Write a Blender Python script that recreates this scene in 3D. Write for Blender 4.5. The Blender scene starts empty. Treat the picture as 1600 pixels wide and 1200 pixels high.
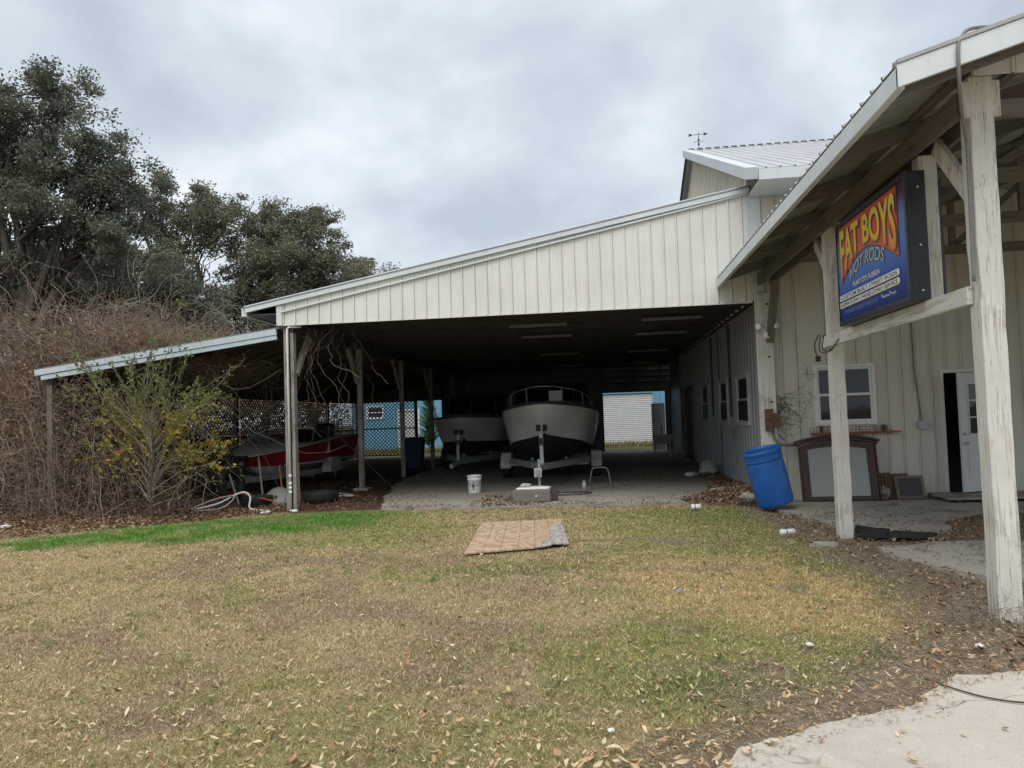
import bpy, math, random
import numpy as np
from mathutils import Vector, Matrix

rad = math.radians
SC = bpy.context.scene
COL = SC.collection
random.seed(7)
RNG = np.random.default_rng(11)

# ------------------------------------------------------------------ camera
cam_d = bpy.data.cameras.new('camera')
cam = bpy.data.objects.new('camera', cam_d)
COL.objects.link(cam)
cam_d.sensor_width = 36.0
cam_d.sensor_fit = 'HORIZONTAL'
cam_d.lens = 36.0 * 1206.4 / 1600.0
cam_d.clip_start = 0.05
cam_d.clip_end = 3000
cam.matrix_world = (Matrix.Translation((0, 0, 1.6)) @ Matrix.Rotation(rad(6.634), 4, 'Z')
                    @ Matrix.Rotation(rad(92.479), 4, 'X') @ Matrix.Rotation(rad(-1.927), 4, 'Z'))
SC.camera = cam

# ------------------------------------------------------------------ sky, sun, exposure
SUN_EL, SUN_AZ = 58.0, 188.0          # azimuth clockwise from +Y: behind the camera
world = bpy.data.worlds.new('World')
SC.world = world
world.use_nodes = True
wn, wl = world.node_tree.nodes, world.node_tree.links
wn.clear()
w_out = wn.new('ShaderNodeOutputWorld')
sky = wn.new('ShaderNodeTexSky')
sky.sky_type = 'NISHITA'
sky.sun_disc = False
sky.sun_elevation = rad(SUN_EL)
sky.sun_rotation = rad(SUN_AZ)
bg1 = wn.new('ShaderNodeBackground')
bg1.inputs['Strength'].default_value = 0.10
wl.new(sky.outputs['Color'], bg1.inputs['Color'])
tc = wn.new('ShaderNodeTexCoord')
sep = wn.new('ShaderNodeSeparateXYZ')
wl.new(tc.outputs['Generated'], sep.inputs[0])
zc = wn.new('ShaderNodeMath'); zc.operation = 'MAXIMUM'; zc.inputs[1].default_value = 0.0
wl.new(sep.outputs['Z'], zc.inputs[0])
za = wn.new('ShaderNodeMath'); za.operation = 'ADD'; za.inputs[1].default_value = 0.55
wl.new(zc.outputs[0], za.inputs[0])
dv = wn.new('ShaderNodeVectorMath'); dv.operation = 'DIVIDE'
cmb = wn.new('ShaderNodeCombineXYZ')
for i in range(3):
    wl.new(za.outputs[0], cmb.inputs[i])
wl.new(tc.outputs['Generated'], dv.inputs[0])
wl.new(cmb.outputs[0], dv.inputs[1])
n1 = wn.new('ShaderNodeTexNoise')
n1.inputs['Scale'].default_value = 2.6
n1.inputs['Detail'].default_value = 7
n1.inputs['Roughness'].default_value = 0.52
n1.inputs['Distortion'].default_value = 0.15
wl.new(dv.outputs[0], n1.inputs['Vector'])
cr = wn.new('ShaderNodeValToRGB')
els = cr.color_ramp.elements
els[0].position = 0.37; els[0].color = (0.465, 0.525, 0.595, 1)
els[1].position = 0.63; els[1].color = (0.81, 0.86, 0.90, 1)
e_ = els.new(0.5); e_.color = (0.60, 0.66, 0.725, 1)
wl.new(n1.outputs['Fac'], cr.inputs['Fac'])
bg2 = wn.new('ShaderNodeBackground')
bg2.inputs['Strength'].default_value = 0.80
wl.new(cr.outputs['Color'], bg2.inputs['Color'])
mx = wn.new('ShaderNodeMixShader')
mx.inputs[0].default_value = 0.93
wl.new(bg1.outputs[0], mx.inputs[1])
wl.new(bg2.outputs[0], mx.inputs[2])
wl.new(mx.outputs[0], w_out.inputs['Surface'])

sun_d = bpy.data.lights.new('sun', 'SUN')
sun_d.energy = 1.5
sun_d.angle = rad(50)
sun_d.color = (1.0, 0.96, 0.90)
sun = bpy.data.objects.new('sun', sun_d)
COL.objects.link(sun)
_d = Vector((math.sin(rad(SUN_AZ)) * math.cos(rad(SUN_EL)), math.cos(rad(SUN_AZ)) * math.cos(rad(SUN_EL)), math.sin(rad(SUN_EL))))
sun.rotation_euler = _d.to_track_quat('Z', 'Y').to_euler()
sun.location = (0, -10, 30)

vs = SC.view_settings
vs.view_transform = 'Standard'
vs.look = 'None'
vs.exposure = 0.58
vs.gamma = 1.0
vs.use_curve_mapping = False
SC.cycles.max_bounces = 6
SC.cycles.diffuse_bounces = 3
SC.cycles.glossy_bounces = 3
SC.cycles.transparent_max_bounces = 6

# ------------------------------------------------------------------ materials
MATS = {}
def _nt(name):
    m = bpy.data.materials.new(name)
    m.use_nodes = True
    nt = m.node_tree
    b = nt.nodes['Principled BSDF']
    MATS[name] = m
    return m, nt, b

def _coord(nt, stretch=(1, 1, 1), kind='Object'):
    t = nt.nodes.new('ShaderNodeTexCoord')
    mp = nt.nodes.new('ShaderNodeMapping')
    mp.inputs['Scale'].default_value = stretch
    nt.links.new(t.outputs[kind], mp.inputs['Vector'])
    return mp.outputs[0]

def _noise(nt, vec, scale, detail=5, rough=0.6, dist=0.0):
    n = nt.nodes.new('ShaderNodeTexNoise')
    n.inputs['Scale'].default_value = scale
    n.inputs['Detail'].default_value = detail
    n.inputs['Roughness'].default_value = rough
    n.inputs['Distortion'].default_value = dist
    nt.links.new(vec, n.inputs['Vector'])
    return n.outputs['Fac']

def _ramp(nt, fac, stops):
    r = nt.nodes.new('ShaderNodeValToRGB')
    el = r.color_ramp.elements
    while len(el) < len(stops):
        el.new(0.5)
    for e, (p, c) in zip(el, stops):
        e.position = p
        e.color = (*c, 1) if len(c) == 3 else c
    nt.links.new(fac, r.inputs['Fac'])
    return r.outputs['Color']

def _mix(nt, fac, a, b, mode='MIX'):
    m = nt.nodes.new('ShaderNodeMix')
    m.data_type = 'RGBA'
    m.blend_type = mode
    for sock, v in ((m.inputs[0], fac), (m.inputs[6], a), (m.inputs[7], b)):
        if isinstance(v, (int, float)):
            sock.default_value = v
        elif isinstance(v, tuple):
            sock.default_value = (*v[:3], 1)
        else:
            nt.links.new(v, sock)
    return m.outputs[2]

def _bump(nt, b, h, strength, dist=0.01):
    n = nt.nodes.new('ShaderNodeBump')
    n.inputs['Strength'].default_value = strength
    n.inputs['Distance'].default_value = dist
    nt.links.new(h, n.inputs['Height'])
    nt.links.new(n.outputs[0], b.inputs['Normal'])

def sc(c, k):
    return tuple(min(1, x * k) for x in c)

def mat(name, col, rough=0.6, var=0.2, scale=3.0, stretch=(1, 1, 1), col2=None, metal=0.0, bump=0.0, bscale=40, spec=0.4):
    m, nt, b = _nt(name)
    v = _coord(nt, stretch)
    f = _noise(nt, v, scale)
    c = _ramp(nt, f, [(0.3, col2 or sc(col, 1 - var)), (0.7, sc(col, 1 + var * 0.6))])
    f2 = _noise(nt, v, scale * 9, 3)
    c = _mix(nt, 0.25, c, _ramp(nt, f2, [(0.3, sc(col, 1 - var)), (0.7, sc(col, 1 + var))]))
    nt.links.new(c, b.inputs['Base Color'])
    b.inputs['Roughness'].default_value = rough
    b.inputs['Metallic'].default_value = metal
    b.inputs['Specular IOR Level'].default_value = spec
    if bump:
        _bump(nt, b, _noise(nt, v, bscale), bump)
    return m

def siding(name, col, dirt=(0.30, 0.25, 0.18), amt=0.5, rough=0.5):
    """painted ribbed steel with faint vertical dirt streaks"""
    m, nt, b = _nt(name)
    v = _coord(nt, (5, 5, 0.35))
    big = _noise(nt, _coord(nt), 0.8, 4)
    st = _noise(nt, v, 2.2, 6, 0.65)
    f = _ramp(nt, st, [(0.50, (0, 0, 0)), (0.85, (1, 1, 1))])
    c0 = _ramp(nt, big, [(0.3, sc(col, 0.90)), (0.7, sc(col, 1.05))])
    ma = nt.nodes.new('ShaderNodeMath'); ma.operation = 'MULTIPLY'; ma.inputs[1].default_value = amt
    nt.links.new(f, ma.inputs[0])
    c = _mix(nt, ma.outputs[0], c0, dirt)
    nt.links.new(c, b.inputs['Base Color'])
    b.inputs['Roughness'].default_value = rough
    b.inputs['Specular IOR Level'].default_value = 0.35
    _bump(nt, b, _noise(nt, _coord(nt, (1, 1, 0.3)), 5, 2), 0.12, 0.02)
    return m

def painted_wood(name, axis, paint, wood, wear=0.5, crack=0.8):
    """old paint over checked timber; grain runs along axis"""
    m, nt, b = _nt(name)
    s = [1, 1, 1]; s['xyz'.index(axis)] = 0.045
    v = _coord(nt, tuple(s))
    g = _noise(nt, v, 42, 7, 0.7, 0.6)
    p = _noise(nt, _coord(nt), 2.6, 5, 0.65)
    ad = nt.nodes.new('ShaderNodeMath'); ad.operation = 'MULTIPLY_ADD'
    ad.inputs[1].default_value = 0.75
    nt.links.new(p, ad.inputs[0]); nt.links.new(g, ad.inputs[2])
    lo = 0.98 - 0.25 * wear
    f = _ramp(nt, ad.outputs[0], [(lo, (0, 0, 0)), (lo + 0.14, (1, 1, 1))])
    base = _ramp(nt, p, [(0.3, sc(paint, 0.82)), (0.7, sc(paint, 1.08))])
    c = _mix(nt, f, base, wood)
    s2 = [1, 1, 1]; s2['xyz'.index(axis)] = 0.03
    ck = _noise(nt, _coord(nt, tuple(s2)), 16, 3, 0.5, 0.9)
    cf = _ramp(nt, ck, [(0.492, (0, 0, 0)), (0.50, (1, 1, 1)), (0.508, (0, 0, 0))])
    mm = nt.nodes.new('ShaderNodeMath'); mm.operation = 'MULTIPLY'; mm.inputs[1].default_value = crack
    nt.links.new(cf, mm.inputs[0])
    c = _mix(nt, mm.outputs[0], c, (0.07, 0.06, 0.05))
    nt.links.new(c, b.inputs['Base Color'])
    b.inputs['Roughness'].default_value = 0.85
    b.inputs['Specular IOR Level'].default_value = 0.2
    _bump(nt, b, g, 0.55, 0.006)
    return m

def concrete(name, col):
    m, nt, b = _nt(name)
    v = _coord(nt)
    a = _noise(nt, v, 0.7, 6, 0.65)
    f = _noise(nt, v, 9, 6, 0.7)
    c = _ramp(nt, a, [(0.28, sc(col, 0.55)), (0.5, col), (0.72, sc(col, 1.18))])
    c = _mix(nt, 0.4, c, _ramp(nt, f, [(0.25, sc(col, 0.6)), (0.7, sc(col, 1.2))]))
    fine = _noise(nt, v, 120, 2)
    c = _mix(nt, 0.35, c, _ramp(nt, fine, [(0.35, sc(col, 0.6)), (0.65, sc(col, 1.25))]))
    st = _noise(nt, v, 2.3, 5, 0.7, 0.8)
    c = _mix(nt, _ramp(nt, st, [(0.52, (0, 0, 0)), (0.68, (0.75, 0.75, 0.75))]) if name != 'drive' else _ramp(nt, st, [(0.58, (0, 0, 0)), (0.8, (0.35, 0.35, 0.35))]), c, (0.14, 0.10, 0.07))
    vo = nt.nodes.new('ShaderNodeTexVoronoi'); vo.feature = 'DISTANCE_TO_EDGE'
    vo.inputs['Scale'].default_value = 0.55
    wv = nt.nodes.new('ShaderNodeVectorMath'); wv.operation = 'ADD'
    nz = nt.nodes.new('ShaderNodeTexNoise'); nz.inputs['Scale'].default_value = 1.5
    nt.links.new(v, nz.inputs['Vector']); nt.links.new(v, wv.inputs[0]); nt.links.new(nz.outputs['Color'], wv.inputs[1])
    nt.links.new(wv.outputs[0], vo.inputs['Vector'])
    ckf = _mix(nt, 1.0, _ramp(nt, vo.outputs['Distance'], [(0.0, (0.7, 0.7, 0.7)), (0.0035, (0, 0, 0))]), _ramp(nt, a, [(0.45, (0, 0, 0)), (0.55, (1, 1, 1))]), 'MULTIPLY')
    c = _mix(nt, ckf, c, (0.06, 0.05, 0.04))
    nt.links.new(c, b.inputs['Base Color'])
    b.inputs['Roughness'].default_value = 0.9
    b.inputs['Specular IOR Level'].default_value = 0.2
    _bump(nt, b, fine, 0.3, 0.004)
    return m

def attr_mat(name, rough=0.8, trans=0.0, noise=0.0, nscale=30):
    m, nt, b = _nt(name)
    a = nt.nodes.new('ShaderNodeAttribute'); a.attribute_name = 'col'
    c = a.outputs['Color']
    if noise:
        f = _noise(nt, _coord(nt), nscale, 6, 0.7)
        c = _mix(nt, 1.0, c, _ramp(nt, f, [(0.25, (1 - noise,) * 3), (0.75, (1 + noise * .0 + 0.0,) * 3)]), 'MULTIPLY')
        _bump(nt, b, f, 0.8, 0.02)
    nt.links.new(c, b.inputs['Base Color'])
    b.inputs['Roughness'].default_value = rough
    b.inputs['Specular IOR Level'].default_value = 0.15
    if trans:
        o = nt.nodes['Material Output']
        t = nt.nodes.new('ShaderNodeBsdfTranslucent')
        nt.links.new(c, t.inputs['Color'])
        ms = nt.nodes.new('ShaderNodeMixShader'); ms.inputs[0].default_value = trans
        nt.links.new(b.outputs[0], ms.inputs[1]); nt.links.new(t.outputs[0], ms.inputs[2])
        nt.links.new(ms.outputs[0], o.inputs['Surface'])
    return m

def glass(name, col=(0.02, 0.022, 0.025), rough=0.04):
    m, nt, b = _nt(name)
    b.inputs['Base Color'].default_value = (*col, 1)
    b.inputs['Roughness'].default_value = rough
    b.inputs['Specular IOR Level'].default_value = 0.5
    _bump(nt, b, _noise(nt, _coord(nt), 3, 2), 0.05, 0.02)
    return m

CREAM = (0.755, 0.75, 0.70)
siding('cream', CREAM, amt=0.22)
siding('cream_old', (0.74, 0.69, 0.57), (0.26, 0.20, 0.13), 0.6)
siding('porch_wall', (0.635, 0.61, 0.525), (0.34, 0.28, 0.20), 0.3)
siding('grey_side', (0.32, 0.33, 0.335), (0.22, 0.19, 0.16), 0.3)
siding('white_trim', (0.66, 0.71, 0.72), (0.30, 0.29, 0.25), 0.28)
siding('lean_trim', (0.52, 0.60, 0.64), (0.25, 0.25, 0.22), 0.35)
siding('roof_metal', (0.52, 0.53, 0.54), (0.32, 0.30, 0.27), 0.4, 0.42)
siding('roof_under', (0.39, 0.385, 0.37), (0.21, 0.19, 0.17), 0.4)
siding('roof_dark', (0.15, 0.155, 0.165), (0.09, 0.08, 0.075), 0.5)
siding('blue_wall', (0.16, 0.36, 0.50), (0.15, 0.17, 0.18), 0.3)
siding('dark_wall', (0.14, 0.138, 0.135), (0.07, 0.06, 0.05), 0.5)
mat('rolldoor', (0.75, 0.76, 0.76), 0.5, 0.08)
for ax in 'xyz':
    painted_wood('wood_' + ax, ax, (0.71, 0.685, 0.615), (0.44, 0.40, 0.34), 0.42, 0.55)
    painted_wood('raw_' + ax, ax, (0.215, 0.192, 0.168), (0.145, 0.128, 0.112), 0.5, 0.3)
    painted_wood('grey_' + ax, ax, (0.36, 0.34, 0.31), (0.20, 0.17, 0.14), 0.6, 0.6)
    painted_wood('dark_' + ax, ax, (0.085, 0.082, 0.08), (0.05, 0.047, 0.045), 0.5, 0.4)
concrete('concrete', (0.41, 0.38, 0.325))
concrete('slab', (0.36, 0.335, 0.29))
concrete('drive', (0.57, 0.51, 0.435))
mat('black_metal', (0.022, 0.025, 0.032), 0.4, 0.4, 6, spec=0.5)
mat('galv', (0.40, 0.415, 0.43), 0.45, 0.3, 5, metal=0.25)
mat('rust', (0.12, 0.06, 0.035), 0.85, 0.4, 8, bump=0.3)
mat('rubber', (0.022, 0.021, 0.02), 0.75, 0.4, 8, bump=0.2)
mat('white_plastic', (0.80, 0.80, 0.78), 0.45, 0.1, 6)
mat('dirty_white', (0.50, 0.49, 0.45), 0.6, 0.3, 6)
mat('boat_white', (0.66, 0.66, 0.645), 0.32, 0.12, 2.5, col2=(0.55, 0.54, 0.51), spec=0.5)
mat('boat_deck_pale', (0.66, 0.645, 0.59), 0.6, 0.25, 4, col2=(0.42, 0.41, 0.34))
mat('boat_deck', (0.46, 0.445, 0.40), 0.6, 0.3, 4, col2=(0.28, 0.27, 0.22))
mat('boat_bottom', (0.022, 0.024, 0.03), 0.6, 0.4, 3)
mat('boat_red', (0.34, 0.028, 0.045), 0.3, 0.25, 3, spec=0.5)
mat('boat_grey', (0.52, 0.525, 0.52), 0.35, 0.2, 3)
mat('blue_plastic', (0.016, 0.125, 0.45), 0.45, 0.3, 4, bump=0.04, bscale=20, spec=0.5)
mat('navy_plastic', (0.015, 0.045, 0.10), 0.5, 0.3, 4)
mat('dresser', (0.060, 0.028, 0.022), 0.45, 0.4, 5, stretch=(1, 1, .2))
mat('brown_box', (0.13, 0.075, 0.05), 0.8, 0.4, 9)
mat('door_white', (0.60, 0.62, 0.64), 0.45, 0.12, 3)
mat('frame_white', (0.74, 0.74, 0.72), 0.45, 0.1, 4)
mat('orange_rust', (0.36, 0.13, 0.06), 0.8, 0.35, 10)
mat('cable', (0.20, 0.20, 0.20), 0.6, 0.2)
mat('black_cable', (0.015, 0.015, 0.015), 0.5, 0.2)
mat('paper', (0.70, 0.70, 0.66), 0.8, 0.1, 12)
mat('dark_grey', (0.06, 0.06, 0.062), 0.7, 0.3, 6)
mat('dark_frame', (0.16, 0.13, 0.10), 0.75, 0.3, 8)
mat('fixture', (0.22, 0.22, 0.215), 0.5, 0.2)
mat('stone', (0.42, 0.39, 0.34), 0.9, 0.3, 7, bump=0.5)
mat('red_hose', (0.42, 0.08, 0.05), 0.5, 0.2)
mat('bark', (0.10, 0.085, 0.07), 0.95, 0.4, 9, stretch=(1, 1, .25), bump=0.6)
mat('cane', (0.285, 0.20, 0.145), 0.9, 0.35, 4)
mat('cane_pale', (0.30, 0.25, 0.20), 0.9, 0.3, 4)
mat('vine_dark', (0.075, 0.06, 0.048), 0.9, 0.3, 6)
glass('pane')
glass('dusty_mirror', (0.22, 0.23, 0.215), 0.34)
MATS['dusty_mirror'].node_tree.nodes['Principled BSDF'].inputs['Metallic'].default_value = 0.6
glass('dusty_pane', (0.02, 0.02, 0.02), 0.55)
MATS['dusty_pane'].node_tree.nodes['Principled BSDF'].inputs['Specular IOR Level'].default_value = 0.15
glass('smoked', (0.012, 0.012, 0.013), 0.15)
attr_mat('ground_mat', 0.95, noise=0.55, nscale=26)
attr_mat('grass_mat', 0.8, 0.25)
attr_mat('leaf_litter', 0.7, 0.1)
attr_mat('foliage', 0.65, 0.32)

# plywood: wandering rings of pale and dark grain
def plywood(name, c1, c2):
    m, nt, b = _nt(name)
    v = _coord(nt, (1.0, 0.42, 1))
    n = nt.nodes.new('ShaderNodeTexNoise'); n.inputs['Scale'].default_value = 1.7; n.inputs['Detail'].default_value = 2.5
    nt.links.new(v, n.inputs['Vector'])
    mu = nt.nodes.new('ShaderNodeMath'); mu.operation = 'MULTIPLY'; mu.inputs[1].default_value = 13.0
    nt.links.new(n.outputs['Fac'], mu.inputs[0])
    fr = nt.nodes.new('ShaderNodeMath'); fr.operation = 'FRACT'
    nt.links.new(mu.outputs[0], fr.inputs[0])
    c = _ramp(nt, fr.outputs[0], [(0.0, sc(c1, .9)), (0.35, c1), (0.66, c2), (0.86, c2)])
    w = _noise(nt, _coord(nt), 5, 6, .7)
    c = _mix(nt, _ramp(nt, w, [(0.45, (0, 0, 0)), (0.8, (.7, .7, .7))]), c, (0.36, 0.32, 0.27))
    nt.links.new(c, b.inputs['Base Color'])
    b.inputs['Roughness'].default_value = 0.85
    return m
plywood('plywood', (0.56, 0.41, 0.27), (0.42, 0.27, 0.16))
plywood('plywood_grey', (0.46, 0.43, 0.38), (0.31, 0.28, 0.24))

def ramp_z(name, stops, z0, z1, rough=0.3):
    """printed colour over the height of a sign; sign_face also has top shade painted in"""
    m, nt, b = _nt(name)
    t = nt.nodes.new('ShaderNodeTexCoord')
    s = nt.nodes.new('ShaderNodeSeparateXYZ'); nt.links.new(t.outputs['Object'], s.inputs[0])
    mr = nt.nodes.new('ShaderNodeMapRange')
    mr.inputs['From Min'].default_value = z0; mr.inputs['From Max'].default_value = z1
    nt.links.new(s.outputs['Z'], mr.inputs['Value'])
    c = _ramp(nt, mr.outputs[0], stops)
    nt.links.new(c, b.inputs['Base Color'])
    b.inputs['Roughness'].default_value = 0.5
    b.inputs['Specular IOR Level'].default_value = 0.2
    return m, nt, b, s
ramp_z('letter_fire', [(0.0, (0.80, 0.20, 0.05)), (0.38, (0.90, 0.38, 0.03)), (0.7, (0.88, 0.60, 0.04)), (1.0, (0.85, 0.62, 0.12))], 2.95, 3.50)
m_, nt_, b_, s_ = ramp_z('sign_face', [(0.0, (0.008, 0.012, 0.075)), (0.22, (0.02, 0.055, 0.34)), (0.5, (0.08, 0.20, 0.56)), (0.72, (0.12, 0.24, 0.50)), (0.88, (0.11, 0.03, 0.08)), (1.0, (0.05, 0.02, 0.025))], 2.48, 3.58)  # navy and blue are print; dark top mixes purple print with painted-in shade
ramp_z('banner', [(0.0, (0.78, 0.13, 0.06)), (1.0, (0.60, 0.09, 0.05))], 2.95, 3.54)
mat('ink_black', (0.008, 0.008, 0.010), 0.35, 0.1)
mat('ink_white', (0.82, 0.82, 0.78), 0.35, 0.06)
mat('ink_chrome', (0.40, 0.43, 0.47), 0.3, 0.4, 9)
mat('ink_dark', (0.05, 0.055, 0.07), 0.3, 0.3)
mat('ink_pale', (0.25, 0.32, 0.52), 0.35, 0.06)

# ------------------------------------------------------------------ mesh helpers
class MB:
    def __init__(s):
        s.v = []; s.f = []
    def add(s, vs, fs):
        o = len(s.v)
        s.v += [tuple(p) for p in vs]
        s.f += [tuple(i + o for i in f) for f in fs]
        return s
    def box(s, x0, x1, y0, y1, z0, z1):
        v = [(x, y, z) for z in (z0, z1) for y in (y0, y1) for x in (x0, x1)]
        return s.add(v, [(0, 2, 3, 1), (4, 5, 7, 6), (0, 1, 5, 4), (2, 6, 7, 3), (0, 4, 6, 2), (1, 3, 7, 5)])
    def bar(s, p, q, w, h, up=(0, 0, 1), seg=1, jit=0.0):
        p = Vector(p); q = Vector(q); d = (q - p).normalized(); up = Vector(up)
        if abs(d.dot(up)) > 0.98:
            up = Vector((0, 1, 0))
        a = d.cross(up).normalized(); b = a.cross(d).normalized()
        vs = []; fs = []
        for i in range(seg + 1):
            c = p.lerp(q, i / seg)
            if jit and 0 < i < seg:
                c = c + a * random.uniform(-jit, jit) + b * random.uniform(-jit, jit)
            k = 1 + (random.uniform(-jit, jit) * 6 if jit else 0)
            for sa, sb in ((-1, -1), (1, -1), (1, 1), (-1, 1)):
                vs.append(c + a * sa * w / 2 * k + b * sb * h / 2 * k)
        for i in range(seg):
            for j in range(4):
                fs.append((i * 4 + j, i * 4 + (j + 1) % 4, i * 4 + 4 + (j + 1) % 4, i * 4 + 4 + j))
        fs += [(3, 2, 1, 0), tuple(seg * 4 + j for j in range(4))]
        return s.add(vs, fs)
    def tube(s, pts, r, n=6, closed=False):
        pts = [Vector(p) for p in pts]
        m = len(pts); vs = []; fs = []
        rr = r if isinstance(r, (list, tuple)) else [r] * m
        a = None
        for i, p in enumerate(pts):
            if closed:
                d = pts[(i + 1) % m] - pts[i - 1]
            else:
                d = pts[min(i + 1, m - 1)] - pts[max(i - 1, 0)]
            d = d.normalized() if d.length > 1e-9 else Vector((0, 0, 1))
            if a is None:
                a = d.orthogonal().normalized()
            else:
                a = (a - d * a.dot(d))
                a = a.normalized() if a.length > 1e-6 else d.orthogonal().normalized()
            b = d.cross(a)
            for k in range(n):
                t = 2 * math.pi * k / n
                vs.append(p + (a * math.cos(t) + b * math.sin(t)) * rr[i])
        for i in range(m if closed else m - 1):
            i2 = (i + 1) % m
            for k in range(n):
                fs.append((i * n + k, i * n + (k + 1) % n, i2 * n + (k + 1) % n, i2 * n + k))
        if not closed:
            fs += [tuple(range(n - 1, -1, -1)), tuple((m - 1) * n + k for k in range(n))]
        return s.add(vs, fs)
    def lathe(s, prof, n=24, M=None, cap0=True, cap1=True):
        vs = []; fs = []
        M = M or Matrix()
        for r, z in prof:
            for k in range(n):
                t = 2 * math.pi * k / n
                vs.append(M @ Vector((r * math.cos(t), r * math.sin(t), z)))
        for i in range(len(prof) - 1):
            for k in range(n):
                fs.append((i * n + k, i * n + (k + 1) % n, (i + 1) * n + (k + 1) % n, (i + 1) * n + k))
        if cap0: fs.append(tuple(range(n - 1, -1, -1)))
        if cap1: fs.append(tuple((len(prof) - 1) * n + k for k in range(n)))
        return s.add(vs, fs)
    def prism(s, pts, d):
        """closed polygon of 3D points pushed along vector d"""
        d = Vector(d); n = len(pts)
        vs = [Vector(p) for p in pts] + [Vector(p) + d for p in pts]
        fs = [tuple(range(n)), tuple(range(2 * n - 1, n - 1, -1))]
        fs += [(i, i + n, (i + 1) % n + n, (i + 1) % n) for i in range(n)]
        return s.add(vs, fs)
    def xf(s, M):
        s.v = [tuple(M @ Vector(p)) for p in s.v]
        return s
    def build(s, name, m, parent=None, smooth=False, bevel=0.0):
        me = bpy.data.meshes.new(name)
        me.from_pydata(s.v, [], s.f)
        return finish(name, me, m, parent, smooth, bevel)

def finish(name, me, m, parent=None, smooth=False, bevel=0.0, fix=True):
    if fix:
        import bmesh
        bm = bmesh.new(); bm.from_mesh(me)
        bmesh.ops.recalc_face_normals(bm, faces=bm.faces)
        bm.to_mesh(me); bm.free()
    me.materials.append(MATS[m])
    if smooth:
        me.polygons.foreach_set('use_smooth', [True] * len(me.polygons))
    o = bpy.data.objects.new(name, me)
    COL.objects.link(o)
    if parent is not None:
        o.parent = parent
        o.matrix_parent_inverse = Matrix.Translation(-base_of(parent))
    if bevel:
        b = o.modifiers.new('bevel', 'BEVEL'); b.width = bevel; b.segments = 2; b.limit_method = 'ANGLE'
    return o

def base_of(o):
    v = Vector(o.location)
    while o.parent is not None and o.type == 'EMPTY':
        o = o.parent; v += Vector(o.location)
    return v if o.type == 'EMPTY' else Vector((0, 0, 0))

def tag(o, label=None, cat=None, group=None, kind=None):
    if label: o['label'] = label
    if cat: o['category'] = cat
    if group: o['group'] = group
    if kind: o['kind'] = kind
    return o

def thing(name, label, cat, loc=(0, 0, 0), group=None):
    o = bpy.data.objects.new(name, None)
    o.empty_display_size = 0.2
    COL.objects.link(o)
    o.location = loc
    return tag(o, label, cat, group)

def np_mesh(name, verts, faces, m, parent=None, cols=None, smooth=False):
    """verts (n,3), faces (k,3|4) arrays; cols per face"""
    verts = np.asarray(verts, dtype=np.float32); faces = np.asarray(faces, dtype=np.int32)
    me = bpy.data.meshes.new(name)
    k, c = faces.shape
    me.vertices.add(len(verts)); me.vertices.foreach_set('co', verts.ravel())
    me.loops.add(k * c); me.loops.foreach_set('vertex_index', faces.ravel())
    me.polygons.add(k)
    me.polygons.foreach_set('loop_start', np.arange(0, k * c, c, dtype=np.int32))
    me.update(calc_edges=True)
    if cols is not None:
        at = me.attributes.new('col', 'FLOAT_COLOR', 'FACE')
        rgba = np.ones((k, 4), dtype=np.float32); rgba[:, :3] = cols
        at.data.foreach_set('color', rgba.ravel())
    return finish(name, me, m, parent, smooth, fix=False)

def np_tubes(paths, radii, n=3):
    """paths (P,S,3), radii (P,S) -> verts, quads of thin tubes"""
    P, S, _ = paths.shape
    d = np.gradient(paths, axis=1)
    d /= np.linalg.norm(d, axis=2, keepdims=True) + 1e-9
    ref = np.where(np.abs(d[..., 2:3]) > 0.9, np.array([1., 0, 0]), np.array([0., 0, 1.]))
    a = np.cross(d, ref); a /= np.linalg.norm(a, axis=2, keepdims=True) + 1e-9
    b = np.cross(d, a)
    t = np.arange(n) * 2 * np.pi / n
    v = paths[:, :, None, :] + radii[:, :, None, None] * (a[:, :, None, :] * np.cos(t)[None, None, :, None] + b[:, :, None, :] * np.sin(t)[None, None, :, None])
    v = v.reshape(-1, 3)
    p, s, k = np.meshgrid(np.arange(P), np.arange(S - 1), np.arange(n), indexing='ij')
    i = lambda ss, kk: (p * S + ss) * n + kk % n
    f = np.stack([i(s, k), i(s, k + 1), i(s + 1, k + 1), i(s + 1, k)], -1).reshape(-1, 4)
    return v, f

# value noise on arrays
def vnoise(x, y, scale, seed):
    x = np.asarray(x) * scale + seed * 17.3; y = np.asarray(y) * scale + seed * 9.1
    xi = np.floor(x); yi = np.floor(y); fx = x - xi; fy = y - yi
    fx = fx * fx * (3 - 2 * fx); fy = fy * fy * (3 - 2 * fy)
    def h(a, b):
        s = np.sin(a * 127.1 + b * 311.7 + seed * 74.7) * 43758.5453
        return s - np.floor(s)
    return (h(xi, yi) * (1 - fx) + h(xi + 1, yi) * fx) * (1 - fy) + (h(xi, yi + 1) * (1 - fx) + h(xi + 1, yi + 1) * fx) * fy
def fbm(x, y, s, seed, o=4):
    r = 0; a = 0.5
    for i in range(o):
        r = r + a * vnoise(x, y, s * 2 ** i, seed + i); a *= 0.5
    return r / (1 - 0.5 ** o)

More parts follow.
